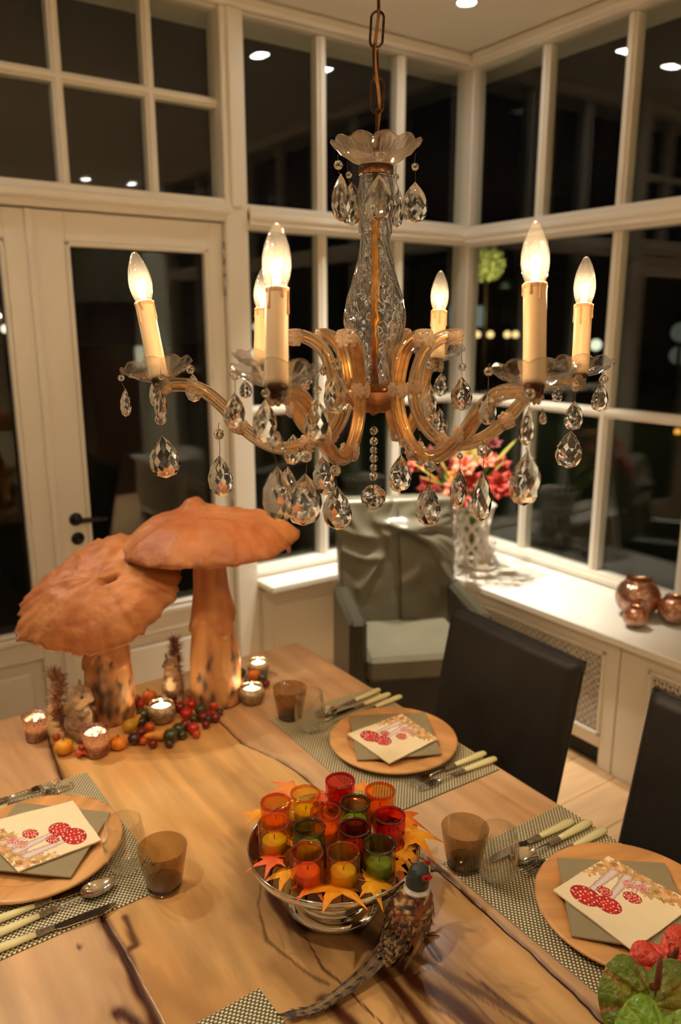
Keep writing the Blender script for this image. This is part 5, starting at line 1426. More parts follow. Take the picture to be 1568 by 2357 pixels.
for zc, rc, inn in rows:
    for k in range(NA):
        a = 2 * PI * k / NA
        tw = a + (zc - 1.7) * 14
        if not inn:
            r = rc + 0.0006 * math.cos(12 * tw) * (rc / 0.04)
        else:
            r = rc + 0.0005 * math.cos(12 * tw) + 0.0008 * noise.noise(Vector((math.cos(tw) * 4, math.sin(tw) * 4, zc * 80)))
        vs.append((r * math.cos(a), r * math.sin(a), zc))
m_ = len(rows)
for j in range(m_):
    j2 = (j + 1) % m_
    for k in range(NA):
        k2 = (k + 1) % NA; fs.append((j2 * NA + k, j2 * NA + k2, j * NA + k2, j * NA + k))
part('glass_column', MB().add(vs, fs, 0, True), M['column'], ch, label='clear baluster column with twisted ribs')
part('inner_tube', MB().tube([(0, 0, 1.606), (0, 0, 1.925)], 0.0062, 16), M['gold'], ch, label='golden tube inside the column')
part('hub_ring', MB().lathe([(0.0, 1.6075), (0.024, 1.6075), (0.0245, 1.604), (0.024, 1.598), (0.030, 1.597), (0.040, 1.597), (0.042, 1.594), (0.040, 1.591), (0.0, 1.591)], 40), M['brass'], ch)
part('bottom_bowl', MB().lathe([(0.0, 1.560), (0.018, 1.562), (0.034, 1.569), (0.045, 1.582), (0.050, 1.596), (0.048, 1.597), (0.043, 1.584), (0.033, 1.572), (0.018, 1.565), (0.0, 1.563)], 72, rf=lambda a, i, r, z: r * (1 + (.02 * math.cos(12 * a + z * 300) if i < 5 else 0))), M['bowlglass'], ch)
part('bowl_liner', MB().lathe([(0.0, 1.5685), (0.012, 1.569), (0.026, 1.576), (0.038, 1.588), (0.040, 1.5905), (0, 1.590)], 36), M['brass'], ch)
part('bowl_finial', MB().lathe([(0.0, 1.556), (0.004, 1.557), (0.007, 1.560), (0.006, 1.565), (0.010, 1.5655), (0, 1.567)], 16), M['brass'], ch)

# candles: (dish centre pixel, sleeve-top pixel, depth of dish, bulb tilt handled by the sleeve)
CAND = [((368, 878), (332, 697), 1.19, 'candle1'), ((637, 895), (637, 665), 0.93, ''), ((1230, 893), (1232, 655), 0.965, ''), ((1335, 868), (1344, 702), 1.27, ''), ((1006, 832), (1011, 716), 1.53, ''), ((600, 848), (604, 712), 1.49, '')]
def ros_mesh(r=0.0142):
    mb = MB(); n = 8; NA = 48
    vs = []; fs = []
    rows = [(0.0, .0035), (0.25, .0042), (0.55, .0035), (0.85, .0024), (1.0, 0.0), (0.85, -.0012), (0.3, -.0015), (0.0, -.0015)]
    for s, z_ in rows:
        for k in range(NA):
            a = 2 * PI * k / NA; q = r * s * (1 - 0.24 * (1 - abs(math.sin(n * a / 2)) ** .8) * (s > .2))
            vs.append((q * math.cos(a), q * math.sin(a), z_ - 0.0012 * (1 - abs(math.sin(n * a / 2))) * (0.2 < s < 1)))
    for j in range(len(rows) - 1):
        for k in range(NA):
            k2 = (k + 1) % NA; fs.append((j * NA + k, j * NA + k2, (j + 1) * NA + k2, (j + 1) * NA + k)[::-1])
    return mb.add(vs, fs, 0, True)
RM = ros_mesh().mesh('rosette', M['rosette'])
PINM = MB().ball((0, 0, 0.0038), 0.0016, 8, 6).mesh('rosette_pin', M['wire'])
def rosette(par, p, nrm, s=1.0):
    o = part('rosette', RM, None, par, p); o.rotation_euler = Vector(nrm).to_track_quat('Z', 'Y').to_euler(); o.scale = (s, s, s)
    return o
def rods(path, side, offs, r):
    mb = MB()
    P = [Vector(p) for p in path]
    for (on, os_) in offs:
        Q = []
        for i, p in enumerate(P):
            t_ = (P[min(i + 1, len(P) - 1)] - P[max(i - 1, 0)]).normalized(); n_ = side.cross(t_).normalized()
            Q.append(p + n_ * on + side * os_)
        mb.tube(Q, r, 10)
    return mb
def strip(path, side, hw, ht):
    mb = MB(); P = [Vector(p) for p in path]; vs = []; fs = []
    for i, p in enumerate(P):
        t_ = (P[min(i + 1, len(P) - 1)] - P[max(i - 1, 0)]).normalized(); n_ = side.cross(t_).normalized()
        for a, b_ in ((hw, ht), (-hw, ht), (-hw, -ht), (hw, -ht)): vs.append(p + n_ * a + side * b_)
    for i in range(len(P) - 1):
        for k in range(4):
            k2 = (k + 1) % 4; fs.append((i * 4 + k, i * 4 + k2, (i + 1) * 4 + k2, (i + 1) * 4 + k))
    fs.append((3, 2, 1, 0)); fs.append(tuple((len(P) - 1) * 4 + k for k in range(4)))
    return mb.add(vs, fs)
dish_me = scallop(0.0560, 0.0, 0.019, n=10).mesh('drip_dish', M['dish'])
def bulb_parts(par, base, axis):
    """candle bulb standing on the sleeve top"""
    Q = axis.to_track_quat('Z', 'Y'); X = Matrix.Translation(base) @ Q.to_matrix().to_4x4()
    pr = [(0.0095, 0.0), (0.0125, 0.004), (0.0160, 0.014), (0.0178, 0.026), (0.0172, 0.038), (0.0145, 0.052), (0.0105, 0.064), (0.0065, 0.073), (0.0035, 0.0775), (0.0005, 0.0790)]
    b = part('bulb', MB().lathe(pr, 32).xf(X), M['bulb'], par)
    part('bulb_stem', MB().lathe([(0.0, 0.0), (0.0062, 0.0), (0.0050, 0.006), (0.0026, 0.016), (0.0016, 0.022), (0.0, 0.0225)], 16).xf(X), M['clearg'], b)
    F = []
    for k in range(33):
        a = k / 32 * 2 * PI * 1.0; F.append((0.0052 * math.cos(a * 1.0), 0.0036 * math.sin(a), 0.026 + 0.0045 * math.sin(a * 3) + (0.004 if 4 < k < 28 else -0.002)))
    part('filament', MB().tube(F, 0.0011, 6).xf(X), M['filament'], b)
    part('filament_support', MB().tube([(0.0052, 0, 0.024), (0.002, 0, 0.010)], 0.0003, 5).tube([(-0.0052, 0, 0.030), (-0.002, 0, 0.010)], 0.0003, 5).xf(X), M['steel'], b)
    lp = X @ Vector((0, 0, 0.028))
    point_light('bulb_light', lp, BULB_W, BULB_C, 0.006, par)
for idx, (dp, tp_, dep, _) in enumerate(CAND):
    D = Vector(atd(dp[0], dp[1], dep)) - ORG          # bottom centre of the drip dish
    Tt = Vector(atd(tp_[0], tp_[1], dep)) - ORG
    rad_ = Vector((D.x, D.y, 0)); Rk = rad_.length; u = rad_.normalized(); side = Vector((0, 0, 1)).cross(u)
    arm = link('arm', None, ch)
    k = Rk / 0.335; zo = D.z - 1.603
    prof = [(.128, 1.680), (.120, 1.683), (.102, 1.677), (.082, 1.660), (.071, 1.634), (.065, 1.602), (.069, 1.568), (.086, 1.536), (.112, 1.514), (.150, 1.506), (.186, 1.517), (.218, 1.541), (.245, 1.570), (.275, 1.592), (.305, 1.598), (.330, 1.595)]
    pts = []
    for r, zz2 in prof:
        f_ = smoothstep(.1, .33, r) if zz2 < 1.62 else 0
        rr3 = r * (1 + (k - 1) * smoothstep(.12, .33, r) * (1 if zz2 < 1.62 else 0))
        pts.append(u * rr3 + Vector((0, 0, zz2 + zo * f_)))
    path = spline(pts, 6)
    part('arm_bar', strip(path, side, 0.0018, 0.0085), M['armbar'], arm)
    part('arm_glass', rods(path, side, [(0.0066, 0.0042), (0.0066, -0.0042), (-0.0066, 0.0042), (-0.0066, -0.0042)], 0.0038), M['armglass'], arm, label='ribbed glass rods on the arm')
    def rs(i_, n_list, s=1.0):
        p = pts[i_]
        for n_ in n_list: rosette(arm, p + n_ * 0.0105, n_, s)
    rs(0, [u, side, -side, Vector((0, 0, 1))], .95)
    rs(5, [side, -side], .9); rosette(arm, pts[5] + u * .012, u, .9)
    rs(8, [side, -side], .95); rosette(arm, pts[8] + Vector((0, 0, -.012)), Vector((0, 0, -1)), .95)
    rs(11, [side, -side], .95); rosette(arm, pts[11] + (Vector((0, 0, -1)) + u * .4).normalized() * .012, Vector((0, 0, -1)) + u * .4, .95)
    rs(15, [u, side, -side], .95)
    # drip dish, cup, sleeve, bulb
    axis = (Tt - D).normalized()
    X = axis.to_track_quat('Z', 'Y')
    sock = part('dish_socket', MB().lathe([(0.0, -0.014), (0.006, -0.013), (0.010, -0.008), (0.013, 0.002), (0.011, 0.006), (0.0, 0.006)], 20), M['bronze'], ch, D); sock.rotation_euler = X.to_euler()
    dm = part('drip_dish', dish_me, None, ch, D + axis * 0.001); dm.rotation_euler = X.to_euler()
    L_ = (Tt - D).length
    sl = MB().lathe([(0.0, 0.006), (0.0138, 0.006), (0.0142, 0.010), (0.0140, L_ * .5), (0.0141, L_ - .003), (0.0136, L_), (0.0120, L_ - .001), (0.0, L_ - .002)], 32)
    so = part('candle_sleeve', sl, M['sleeve'], ch, D); so.rotation_euler = X.to_euler()
    r4 = random.Random(idx + 2); dr = MB()
    dr.lathe([(0.0141, L_ - .006), (0.0150, L_ - .003), (0.0148, L_ + .0006), (0.0128, L_ + .0008)], 32)
    for q in range(6):
        a = q * 1.05 + r4.uniform(-.3, .3); ll = r4.uniform(.010, .034)
        c_ = Vector((math.cos(a), math.sin(a), 0)) * .0142
        dr.tube([c_ + Vector((0, 0, L_)), c_ + Vector((0, 0, L_ - ll * .6)), c_ + Vector((0, 0, L_ - ll)), c_ + Vector((0, 0, L_ - ll - .002))], [.0018, .0015, .0021, .0006], 8)
    part('wax_drip', dr, M['drip'], so)
    bulb_parts(ch, Tt + axis * 0.0005, axis)

# ---- cut crystals
def pear(h=1.0, w=0.62, th=0.26, n=14, rows=9):
    """faceted pear drop, tip at z = 0, bottom at z = -h, staggered rings give diamond facets"""
    mb = MB(); vs = [(0, 0, 0)]; fs = []
    R = []; TT = [1 - (1 - i / rows) ** 1.25 for i in range(1, rows)]; RP = [(math.sin(PI / 2 * t / .60) ** .88 if t < .60 else math.sqrt(max(0, 1 - ((t - .60) / .43) ** 2))) for t in TT]
    RP = [min(1, q) for q in RP]
    for i in range(1, rows):
        t_ = i / rows
        R.append(RP[i - 1])
    for i, r in enumerate(R):
        zc = -h * TT[i]
        for k in range(n):
            a = 2 * PI * (k + 0.5 * (i % 2)) / n
            vs.append((w / 2 * r * math.cos(a), th / 2 * r * math.sin(a), zc))
    vs.append((0, 0, -h)); m_ = len(R)
    for k in range(n):
        k2 = (k + 1) % n
        fs.append((0, 1 + k, 1 + k2)); e = 1 + (m_ - 1) * n; fs.append((e + k2, e + k, len(vs) - 1))
        for i in range(m_ - 1):
            a, b_ = 1 + i * n, 1 + (i + 1) * n
            if i % 2 == 0: fs += [(a + k, b_ + k, a + k2), (b_ + k, b_ + k2, a + k2)]
            else: fs += [(a + k, b_ + k, b_ + k2), (a + k, b_ + k2, a + k2)]
    return mb.add(vs, [f[::-1] for f in fs], 0, False)
pear_big = pear(1, .70, .27, 12, 8).mesh('pendant', M['crystal'])
pear_slim = pear(1, .46, .26, 10, 8).mesh('pendant', M['crystal'])
def gem(n=8, flat=.55, rows=4):
    mb = MB(); vs = []; fs = []
    rw = [(0.35, 1), (0.8, .62), (1.0, .12), (1.0, -.12), (0.8, -.62), (0.35, -1)]
    for i, (r, z_) in enumerate(rw):
        for k in range(n):
            a = 2 * PI * (k + .5 * (i in (1, 4))) / n; vs.append((r * math.cos(a), z_ * flat, r * math.sin(a)))
    for i in range(len(rw) - 1):
        for k in range(n):
            k2 = (k + 1) % n; fs.append((i * n + k, i * n + k2, (i + 1) * n + k2, (i + 1) * n + k))
    fs.append(tuple(range(n))[::-1]); fs.append(tuple((len(rw) - 1) * n + k for k in range(n)))
    return mb.add(vs, fs, 0, False)
bead_me = gem().mesh('bead', M['crystal'])
def toward_cam_yaw(p):
    d = CAM - Vector(p); return math.atan2(d.y, d.x) - PI / 2
rp = random.Random(11)
def pendant(px, py, hp, wp, dep, bead=None, attach=None, kind=None):
    """px, py centre of the drop in the photograph, hp, wp its apparent size, dep its distance"""
    c = Vector(atd(px, py, dep)); hgt = hp * dep / FPX; wid = wp * dep / FPX
    ratio = wid / hgt
    big = ratio > 0.42 if kind is None else kind == 'big'
    full = (.70 if big else .46) * hgt
    turn = math.acos(max(.05, min(1, wid / full))) if wid < full else 0.0
    top = c + Vector((0, 0, hgt / 2)) - ORG
    o = part('pendant', pear_big if big else pear_slim, None, ch, top)
    o.scale = (hgt, hgt, hgt); o.rotation_euler = (rp.uniform(-.05, .05), rp.uniform(-.05, .05), toward_cam_yaw(c) + turn * rp.choice((-1, 1)) * .85)
    up_ = top
    wp_ = [top + Vector((0, 0, -.004))]
    if bead:
        bp_ = Vector(atd(bead[0], bead[1], dep)) - ORG; br = bead[2] * dep / FPX / 2
        b_ = part('bead', bead_me, None, ch, bp_); b_.scale = (br, br, br); b_.rotation_euler = (0, rp.uniform(-.3, .3), toward_cam_yaw(c) + rp.uniform(-.4, .4))
        wp_.append(bp_ + Vector((0.0005, 0, -br - .003))); up_ = bp_ + Vector((0, 0, br))
        wp_.append(bp_ + Vector((0, 0, -br * .7)))
    if len(wp_) > 1: part('wire', MB().tube([wp_[0], (wp_[0] + wp_[1]) / 2 + Vector((.0012, .0008, 0)), wp_[1], wp_[2]], .0005, 5), M['wire'], ch)
    if attach is not None:
        ap = Vector(atd(attach[0], attach[1], attach[2] if len(attach) > 2 else dep)) - ORG
        part('wire', MB().tube([up_ - Vector((0, 0, .002)), (up_ + ap) / 2 + Vector((-.0010, .0008, 0)), ap], .0005, 5), M['wire'], ch)
dT = 1.19
pendant(785, 455, 105, 44, 1.15, (779, 380, 22), (780, 352)); pendant(810, 470, 96, 52, 1.20, (803, 403, 16), (800, 372)); pendant(872, 455, 100, 60, 1.125, (874, 362, 24), (872, 340)); pendant(955, 466, 90, 58, 1.16, (956, 384, 18), (958, 352))
pendant(917, 478, 88, 16, 1.22, (912, 408, 16), (914, 380)); pendant(842, 505, 40, 34, 1.24, None, (842, 400))
# left arm
pendant(290, 927, 66, 20, 1.15, (279, 870, 16), (279, 850)); pendant(369, 930, 70, 26, 1.17, (372, 868, 16), (370, 845)); pendant(376, 1052, 100, 70, 1.185, (370, 965, 28), (369, 940)); pendant(445, 893, 66, 34, 1.24, (438, 850, 22), (434, 832)); pendant(357, 905, 66, 24, 1.20, None, (357, 880))
pendant(507, 1095, 96, 52, 1.18, (504, 1000, 26), (505, 972))
# near left candle
pendant(541, 945, 84, 46, 0.93, (540, 864, 24), (538, 846)); pendant(565, 896, 42, 30, 1.40, None, (565, 868)); pendant(612, 972, 106, 46, 0.885, (612, 905, 22), (612, 880)); pendant(640, 1137, 132, 62, 0.90, (627, 1010, 44), (628, 980))
pendant(664, 1118, 90, 40, 1.16, (652, 1035, 18), (652, 1010)); pendant(676, 1035, 72, 48, 1.30, None, (676, 1000)); pendant(703, 1150, 124, 82, 0.98, (705, 1050, 30), (704, 1022)); pendant(743, 1095, 92, 50, 1.25, None, (742, 1045))
pendant(776, 1170, 106, 64, 1.12, (772, 1083, 28), (772, 1045)); pendant(731, 966, 102, 48, 0.93, (731, 898, 20), (735, 862)); pendant(775, 908, 92, 58, 1.10, (775, 838, 28), (775, 790)); pendant(745, 850, 30, 14, 1.20, None, (742, 800))
# right side
pendant(922, 1090, 88, 48, 1.18, (928, 1020, 22), (928, 1000)); pendant(967, 1040, 66, 22, 1.40, None, (968, 1000)); pendant(988, 1163, 100, 52, 1.10, (990, 1073, 30), (990, 1050)); pendant(1057, 1124, 94, 34, 1.25, (1059, 1050, 16), (1059, 1030))
pendant(1109, 1142, 118, 38, 1.05, (1114, 1038, 34), (1112, 1012)); pendant(990, 925, 90, 24, 1.08, (990, 840, 22), (992, 800)); pendant(1062, 906, 80, 46, 1.28, (1064, 845, 20), (1064, 800)); pendant(1017, 885, 56, 28, 1.48, None, (1017, 850))
pendant(1122, 940, 78, 36, 0.98, (1125, 855, 22), (1128, 838)); pendant(1213, 1101, 130, 62, 0.93, None, (1213, 1030)); pendant(1214, 985, 84, 32, 0.93, (1221, 906, 26), (1222, 880)); pendant(1312, 1035, 88, 66, 1.25, None, (1316, 985))
pendant(1321, 957, 68, 42, 1.25, (1326, 892, 20), (1328, 876)); pendant(1382, 915, 66, 34, 1.26, (1390, 873, 22), (1392, 856)); pendant(1284, 908, 36, 42, 1.30, None, (1284, 880)); pendant(975, 965, 60, 30, 1.42, None, (975, 920)); pendant(905, 860, 26, 14, 1.33, None, (905, 835))
pendant(1250, 962, 30, 18, .94, None, (1250, 940)); pendant(1012, 975, 70, 34, 1.42, None, (1010, 935)); pendant(702, 870, 60, 30, 1.44, None, (704, 845))
# centre string and ball
zs_ = [(993, 22), (1018, 22), (1040, 20), (1060, 22), (1082, 20), (1103, 24)]
for py, dpx in zs_:
    c = Vector(atd(859, py, 1.27)) - ORG; br = dpx * 1.27 / FPX / 2
    b_ = part('bead', bead_me, None, ch, (0, 0, c.z)); b_.scale = (br, br * 1.5, br); b_.rotation_euler = (0, 0, rp.uniform(0, 3))
zb = (Vector(atd(859, 1155, 1.27)) - ORG).z
part('wire', MB().tube([(0, 0, 1.557), (0, 0, zb)], .0006, 6), M['wire'], ch)
def fball(r, n=14, rows=9):
    mb = MB(); vs = [(0, 0, -r)]; fs = []
    for i in range(1, rows):
        t_ = PI * i / rows
        for k in range(n):
            a = 2 * PI * (k + .5 * (i % 2)) / n; vs.append((r * math.sin(t_) * math.cos(a), r * math.sin(t_) * math.sin(a), -r * math.cos(t_)))
    vs.append((0, 0, r))
    for k in range(n):
        k2 = (k + 1) % n; fs.append((0, 1 + k2, 1 + k)); e = 1 + (rows - 2) * n; fs.append((e + k, e + k2, len(vs) - 1))
        for i in range(rows - 2):
            a, b_ = 1 + i * n, 1 + (i + 1) * n
            if i % 2: fs += [(a + k, a + k2, b_ + k), (a + k2, b_ + k2, b_ + k)]
            else: fs += [(a + k, a + k2, b_ + k2), (a + k, b_ + k2, b_ + k)]
    return mb.add(vs, fs, 0, False)
part('crystal_ball', fball(0.0212), M['crystal'], ch, (0, 0, zb), label='faceted crystal ball hanging lowest in the middle')

# ================================================================== chairs
def leather(name, c, rough, folds=0.0):
    mt, nt, N, L, B, O = newmat(name)
    tc = N.new('ShaderNodeTexCoord'); n1 = N.new('ShaderNodeTexNoise'); n1.inputs['Scale'].default_value = 7; L.new(tc.outputs['Object'], n1.inputs[0])
    mr = N.new('ShaderNodeMapRange'); mr.inputs[3].default_value = .8; mr.inputs[4].default_value = 1.2; L.new(n1.outputs['Fac'], mr.inputs[0])
    s_ = N.new('ShaderNodeVectorMath'); s_.operation = 'SCALE'; s_.inputs[0].default_value = c[:3]; L.new(mr.outputs[0], s_.inputs['Scale']); L.new(s_.outputs[0], B.inputs['Base Color'])
    B.inputs['Roughness'].default_value = rough
    v = N.new('ShaderNodeTexVoronoi'); v.inputs['Scale'].default_value = 260; L.new(tc.outputs['Object'], v.inputs[0])
    b1 = N.new('ShaderNodeBump'); b1.inputs['Strength'].default_value = .15; b1.inputs['Distance'].default_value = .002; L.new(v.outputs['Distance'], b1.inputs['Height']); L.new(b1.outputs[0], B.inputs['Normal'])
    return mt
M['lg'] = leather('grey_leather_hide', S(104, 100, 84), 0.30)
M['lg2'] = leather('dark_grey_leather_hide', S(58, 55, 44), 0.34)
M['lb'] = leather('black_leather_hide', S(27, 24, 19), 0.55)
def soft_slab(x0, x1, z0, z1, yf, yb, nx=60, nz=70, fold=0.0, seed=0, lean=0.0, mb=None, round_=0.018):
    """upholstered panel: front and back skins with folds, rounded rim; fold(x, z) pushes the front"""
    mb = mb or MB()
    def skin(front):
        def f(a, b_):
            x = x0 + (x1 - x0) * a; z = z0 + (z1 - z0) * b_
            e = min(a * (x1 - x0), (1 - a) * (x1 - x0), (1 - b_) * (z1 - z0), b_ * (z1 - z0) + .02)
            k = math.sqrt(max(0, 1 - (1 - min(1, e / round_)) ** 2))
            mid = (yf + yb) / 2
            y = (yf if front else yb)
            y = mid + (y - mid) * (0.25 + 0.75 * k)
            if front and fold: y -= fold(a, b_)
            y += lean * (z - z0)
            return (x, y, z)
        mb.grid(nx, nz, f, flip=not front)
    skin(True); skin(False)
    n = nx * nz; k0 = len(mb.v) - 2 * n
    ring = [i for i in range(nx)] + [j * nx + nx - 1 for j in range(1, nz)] + [(nz - 1) * nx + i for i in range(nx - 2, -1, -1)] + [j * nx for j in range(nz - 2, 0, -1)]
    m_ = len(ring)
    for i in range(m_):
        a, b_ = ring[i], ring[(i + 1) % m_]
        mb.f.append((k0 + b_, k0 + a, k0 + n + a, k0 + n + b_)); mb.mi.append(0); mb.sm.append(True)
    return mb
def folds_arm(a, b_):
    s = 0
    w1_, w2_ = noise.noise(Vector((a * 3, b_ * 3, 7))), noise.noise(Vector((a * 3, b_ * 3, 17)))
    a, b_ = a + .09 * w1_, b_ + .09 * w2_
    # creases radiating from the right edge and sagging from the upper corners
    for (cx, cz, ang, L_, w_, h_) in [(1.0, .62, 2.75, .8, .030, .016), (1.0, .52, 2.60, .75, .035, .016), (1.0, .72, 2.95, .6, .03, .012), (1.0, .42, 2.35, .6, .03, .012), (1.0, .34, 2.3, .7, .028, .012), (1.0, .57, 2.68, .5, .018, .010), (1.0, .25, 2.1, .4, .025, .012), (1.0, .78, 3.15, .45, .03, .012), (0.0, .78, -.1, .35, .028, .010), (.98, .86, 3.45, .7, .04, .012), (0.0, .62, -.25, .45, .035, .012), (0.02, .9, -.55, .5, .04, .012),
                                   (.86, .2, 1.9, .45, .03, .010), (.1, .35, .7, .4, .035, .009), (.55, .25, 1.2, .4, .05, .008), (.7, .9, 4.0, .5, .05, .009), (.35, .95, -1.2, .45, .05, .008)]:
        dx, dz = a - cx, (b_ - cz) * 1.1
        t_ = dx * math.cos(ang) + dz * math.sin(ang); q = -dx * math.sin(ang) + dz * math.cos(ang) + 0.05 * t_ * t_
        if 0 <= t_ <= L_: s += 1.5 * h_ * math.exp(-(q / w_) ** 2) * math.sin(PI * min(1, t_ / L_ + .12)) ** .7
    s += 0.010 * math.sin(PI * a) * math.sin(PI * min(1, b_ * 1.1)) - 0.006 * math.exp(-((a - .5) / .012) ** 2)
    return s + .003 * noise.noise(Vector((a * 5, b_ * 7, 0)))
AO = Vector((1.853, 2.087, 0)) - Vector((.899, -.438, 0)) * 0.03
ac = thing('leather_armchair', 'grey leather armchair with creased loose back cover in the window corner', 'armchair', AO, math.radians(-26))
part('backrest', soft_slab(-.262, .248, .44, .985, .375, .475, fold=folds_arm, lean=.19), M['lg'], ac, label='creased leather back')
part('back_seam', MB().tube([(-.005, .366 + .19 * (z - .44) - .010 * math.sin(PI * min(1, (z - .44) / .545 * 1.1)), z) for z in np.linspace(.48, .95, 16)], .0022, 6), M['lb'], ac)
s_ = MB(); s_.cbox(-.215, .205, 0.0, .40, .37, .472, .018); part('seat', s_, M['lg'], ac)
s_ = MB(); s_.cbox(-.225, .215, 0.012, .46, .06, .372, .008); part('seat_skirt', s_, M['lb'], ac, label='dark leather front below the seat')
for x0, x1 in ((-.285, -.217), (.207, .270)):
    mb = MB()
    def fa(a, b_, x0=x0, x1=x1): return None
    mb.cbox(x0, x1, 0.0, .455, .05, .625, .016)
    part('armrest', mb, M['lg2'], ac)
for lx in (-.25, .20):
    for ly in (.05, .42): part('leg', MB().cbox(lx, lx + .04, ly, ly + .04, 0, .06, .003), M['dark_wood'], ac)
def folds_side(sd):
    def f(a, b_): return .006 * noise.noise(Vector((a * 2.5, b_ * 1.6, sd))) + .004 * noise.noise(Vector((a * 7, b_ * 2.5, sd + 4))) * (1 - b_) 
    return f
def side_chair(x, y, rz, label, sd, wdt=.235, h=.90):
    """slipcovered dining chair, local +y is the back"""
    t = thing('dining_chair', label, 'chair', (x, y, 0), rz, 'black leather dining chairs')
    part('backrest', soft_slab(-wdt, wdt, .40, h, .0, .058, nx=30, nz=40, fold=folds_side(sd), lean=.20, round_=.014), M['lb'], t)
    mb = MB()
    for xx in (-wdt, wdt): mb.tube([(xx * .995, .029 + .20 * (z - .40), z) for z in np.linspace(.42, h - .002, 14)], .0055, 6)
    mb.tube([(xx, .029 + .20 * (h - .402), h - .001) for xx in np.linspace(-wdt * .995, wdt * .995, 14)], .0055, 6)
    part('piping', mb, M['lb'], t)
    s2 = MB(); s2.cbox(-wdt + .002, wdt - .002, -.42, .02, .40, .475, .014); part('seat', s2, M['lb'], t)
    s2 = MB()
    def sk(a, b_):
        P4 = [(-wdt, .050), (wdt, .050), (wdt, -.42), (-wdt, -.42), (-wdt, .050)]
        q = a * 4; i = min(3, int(q)); f = q - i
        xx = P4[i][0] * (1 - f) + P4[i + 1][0] * f; yy = P4[i][1] * (1 - f) + P4[i + 1][1] * f
        k = 1 + .03 * math.sin(a * 40) * (1 - b_)
        return (xx * k, yy * k - .0, .12 + .32 * b_)
    s2.grid(81, 12, sk); o = part('skirt', s2, M['lb'], t); so = o.modifiers.new('thickness', 'SOLIDIFY'); so.thickness = .004
    for lx in (-wdt + .02, wdt - .055):
        for ly in (-.38, 0.0): part('leg', MB().cbox(lx, lx + .035, ly, ly + .035, 0, .40, .003), M['dark_wood'], t)
    return t
side_chair(1.365, 1.355, math.radians(-91.5), 'black leather dining chair with its back to the lattice grille, at the farthest plate', 1.0)
side_chair(1.375, .705, math.radians(-90.5), 'black leather dining chair cut by the right picture edge, at the plate with anthuriums', 7.0)
side_chair(-.20, 1.36, math.radians(90), 'black leather dining chair on the left table side, out of sight', 3.0)
side_chair(-.62, .55, math.radians(120), 'black leather dining chair pulled away on the left, out of sight', 5.0)

# ================================================================== things on the sill
SZ = 0.581
M['lattice'] = mat('white_lattice_ceramic', S(226, 214, 200), 0.4, var=0.06)
vx, vy = 2.560, 2.625
vz = thing('lattice_vase', 'white openwork lattice vase on the sill in the window corner', 'vase', (vx, vy, SZ + 0.0006))
mb = MB(); NV = 11; H_ = .275
def vr(z): return 0.085 - 0.012 * math.sin(PI * z / H_) + 0.016 * (z / H_) ** 2
for k in range(NV):
    for sg in (1, -1):
        P_ = []
        for i in range(25):
            z = H_ * i / 24; a = 2 * PI * k / NV + sg * 0.30 * math.sin(z / H_ * PI * 3.0)
            P_.append((vr(z) * math.cos(a), vr(z) * math.sin(a), z + .004))
        mb.tube(P_, .0088, 8)
part('lattice', mb, M['lattice'], vz)
part('rim', MB().lathe([(vr(H_) - .008, H_), (vr(H_) + .010, H_ + .004), (vr(H_) + .016, H_ + .012), (vr(H_) + .010, H_ + .016), (vr(H_) - .008, H_ + .008), (vr(H_) - .008, H_)], 40), M['lattice'], vz)
part('base', MB().lathe([(0, 0), (.088, 0), (.09, .006), (.084, .012), (0, .012)], 36), M['lattice'], vz)
part('inner_cup', MB().lathe([(0, .012), (.05, .012), (.058, .14), (.062, .255), (.059, .255), (.055, .14), (0, .02)], 30), M['clearg'], vz)
# flowers
bq = thing('flower_bouquet', 'bunch of red and green autumn flowers in the lattice vase', 'flowers', (vx, vy, SZ + 0.02))
petm = {'r': mat('red_petals', S(176, 52, 40), 0.6, var=.3, vs=30), 'p': mat('coral_petals', S(226, 126, 98), 0.6, var=.2, vs=30), 'd': mat('deep_red_petals', S(112, 26, 22), 0.6, var=.3, vs=30), 'g': mat('green_leaf', S(150, 150, 60), 0.5, var=.3, vs=30), 'y': mat('yellow_brown_leaf', S(196, 130, 44), .6, var=.2)}
r5 = random.Random(21)
stm = mat('bouquet_stem', S(120, 134, 56), .5)
def bloom_mesh(seed):
    mb = MB(); rr = random.Random(seed)
    for ring, (n, r, tilt) in enumerate([(7, 1.0, .25), (6, .72, .7), (4, .42, 1.15)]):
        for k in range(n):
            a = 2 * PI * k / n + ring * .5 + rr.uniform(-.1, .1)
            d = Vector((math.cos(a) * math.cos(tilt), math.sin(a) * math.cos(tilt), math.sin(tilt))); s2 = Vector((-math.sin(a), math.cos(a), 0)); up = d.cross(s2) * -1
            def f(u, v): 
                w2 = .36 * math.sin(PI * min(1, .12 + v * .95)) ** .8
                return tuple(d * v * r + s2 * (u - .5) * 2 * w2 * r + Vector((0, 0, 1)) * (.10 * v * v - .12 * (2 * u - 1) ** 2 * v + .03 * math.sin(u * 9 + v * 5)) * r)
            mb.grid(5, 6, f)
    return mb
bl = [(965, 1065, 36, 'r', 3.50), (990, 1120, 34, 'r', 3.55), (1030, 1075, 30, 'd', 3.50), (1070, 1072, 34, 'p', 3.40), (1092, 1110, 30, 'r', 3.40), (1120, 1060, 26, 'p', 3.45), (1150, 1070, 30, 'r', 3.5), (1150, 1118, 40, 'r', 3.38), (1115, 1130, 34, 'd', 3.4), (1180, 1110, 30, 'r', 3.45),
      (1045, 1130, 30, 'p', 3.38), (1010, 1145, 28, 'd', 3.42), (985, 1045, 24, 'd', 3.6), (1135, 1020, 24, 'd', 3.55), (1060, 1150, 28, 'r', 3.36), (1080, 1040, 22, 'y', 3.5), (1050, 1100, 26, 'y', 3.45), (1020, 1048, 20, 'y', 3.5)]
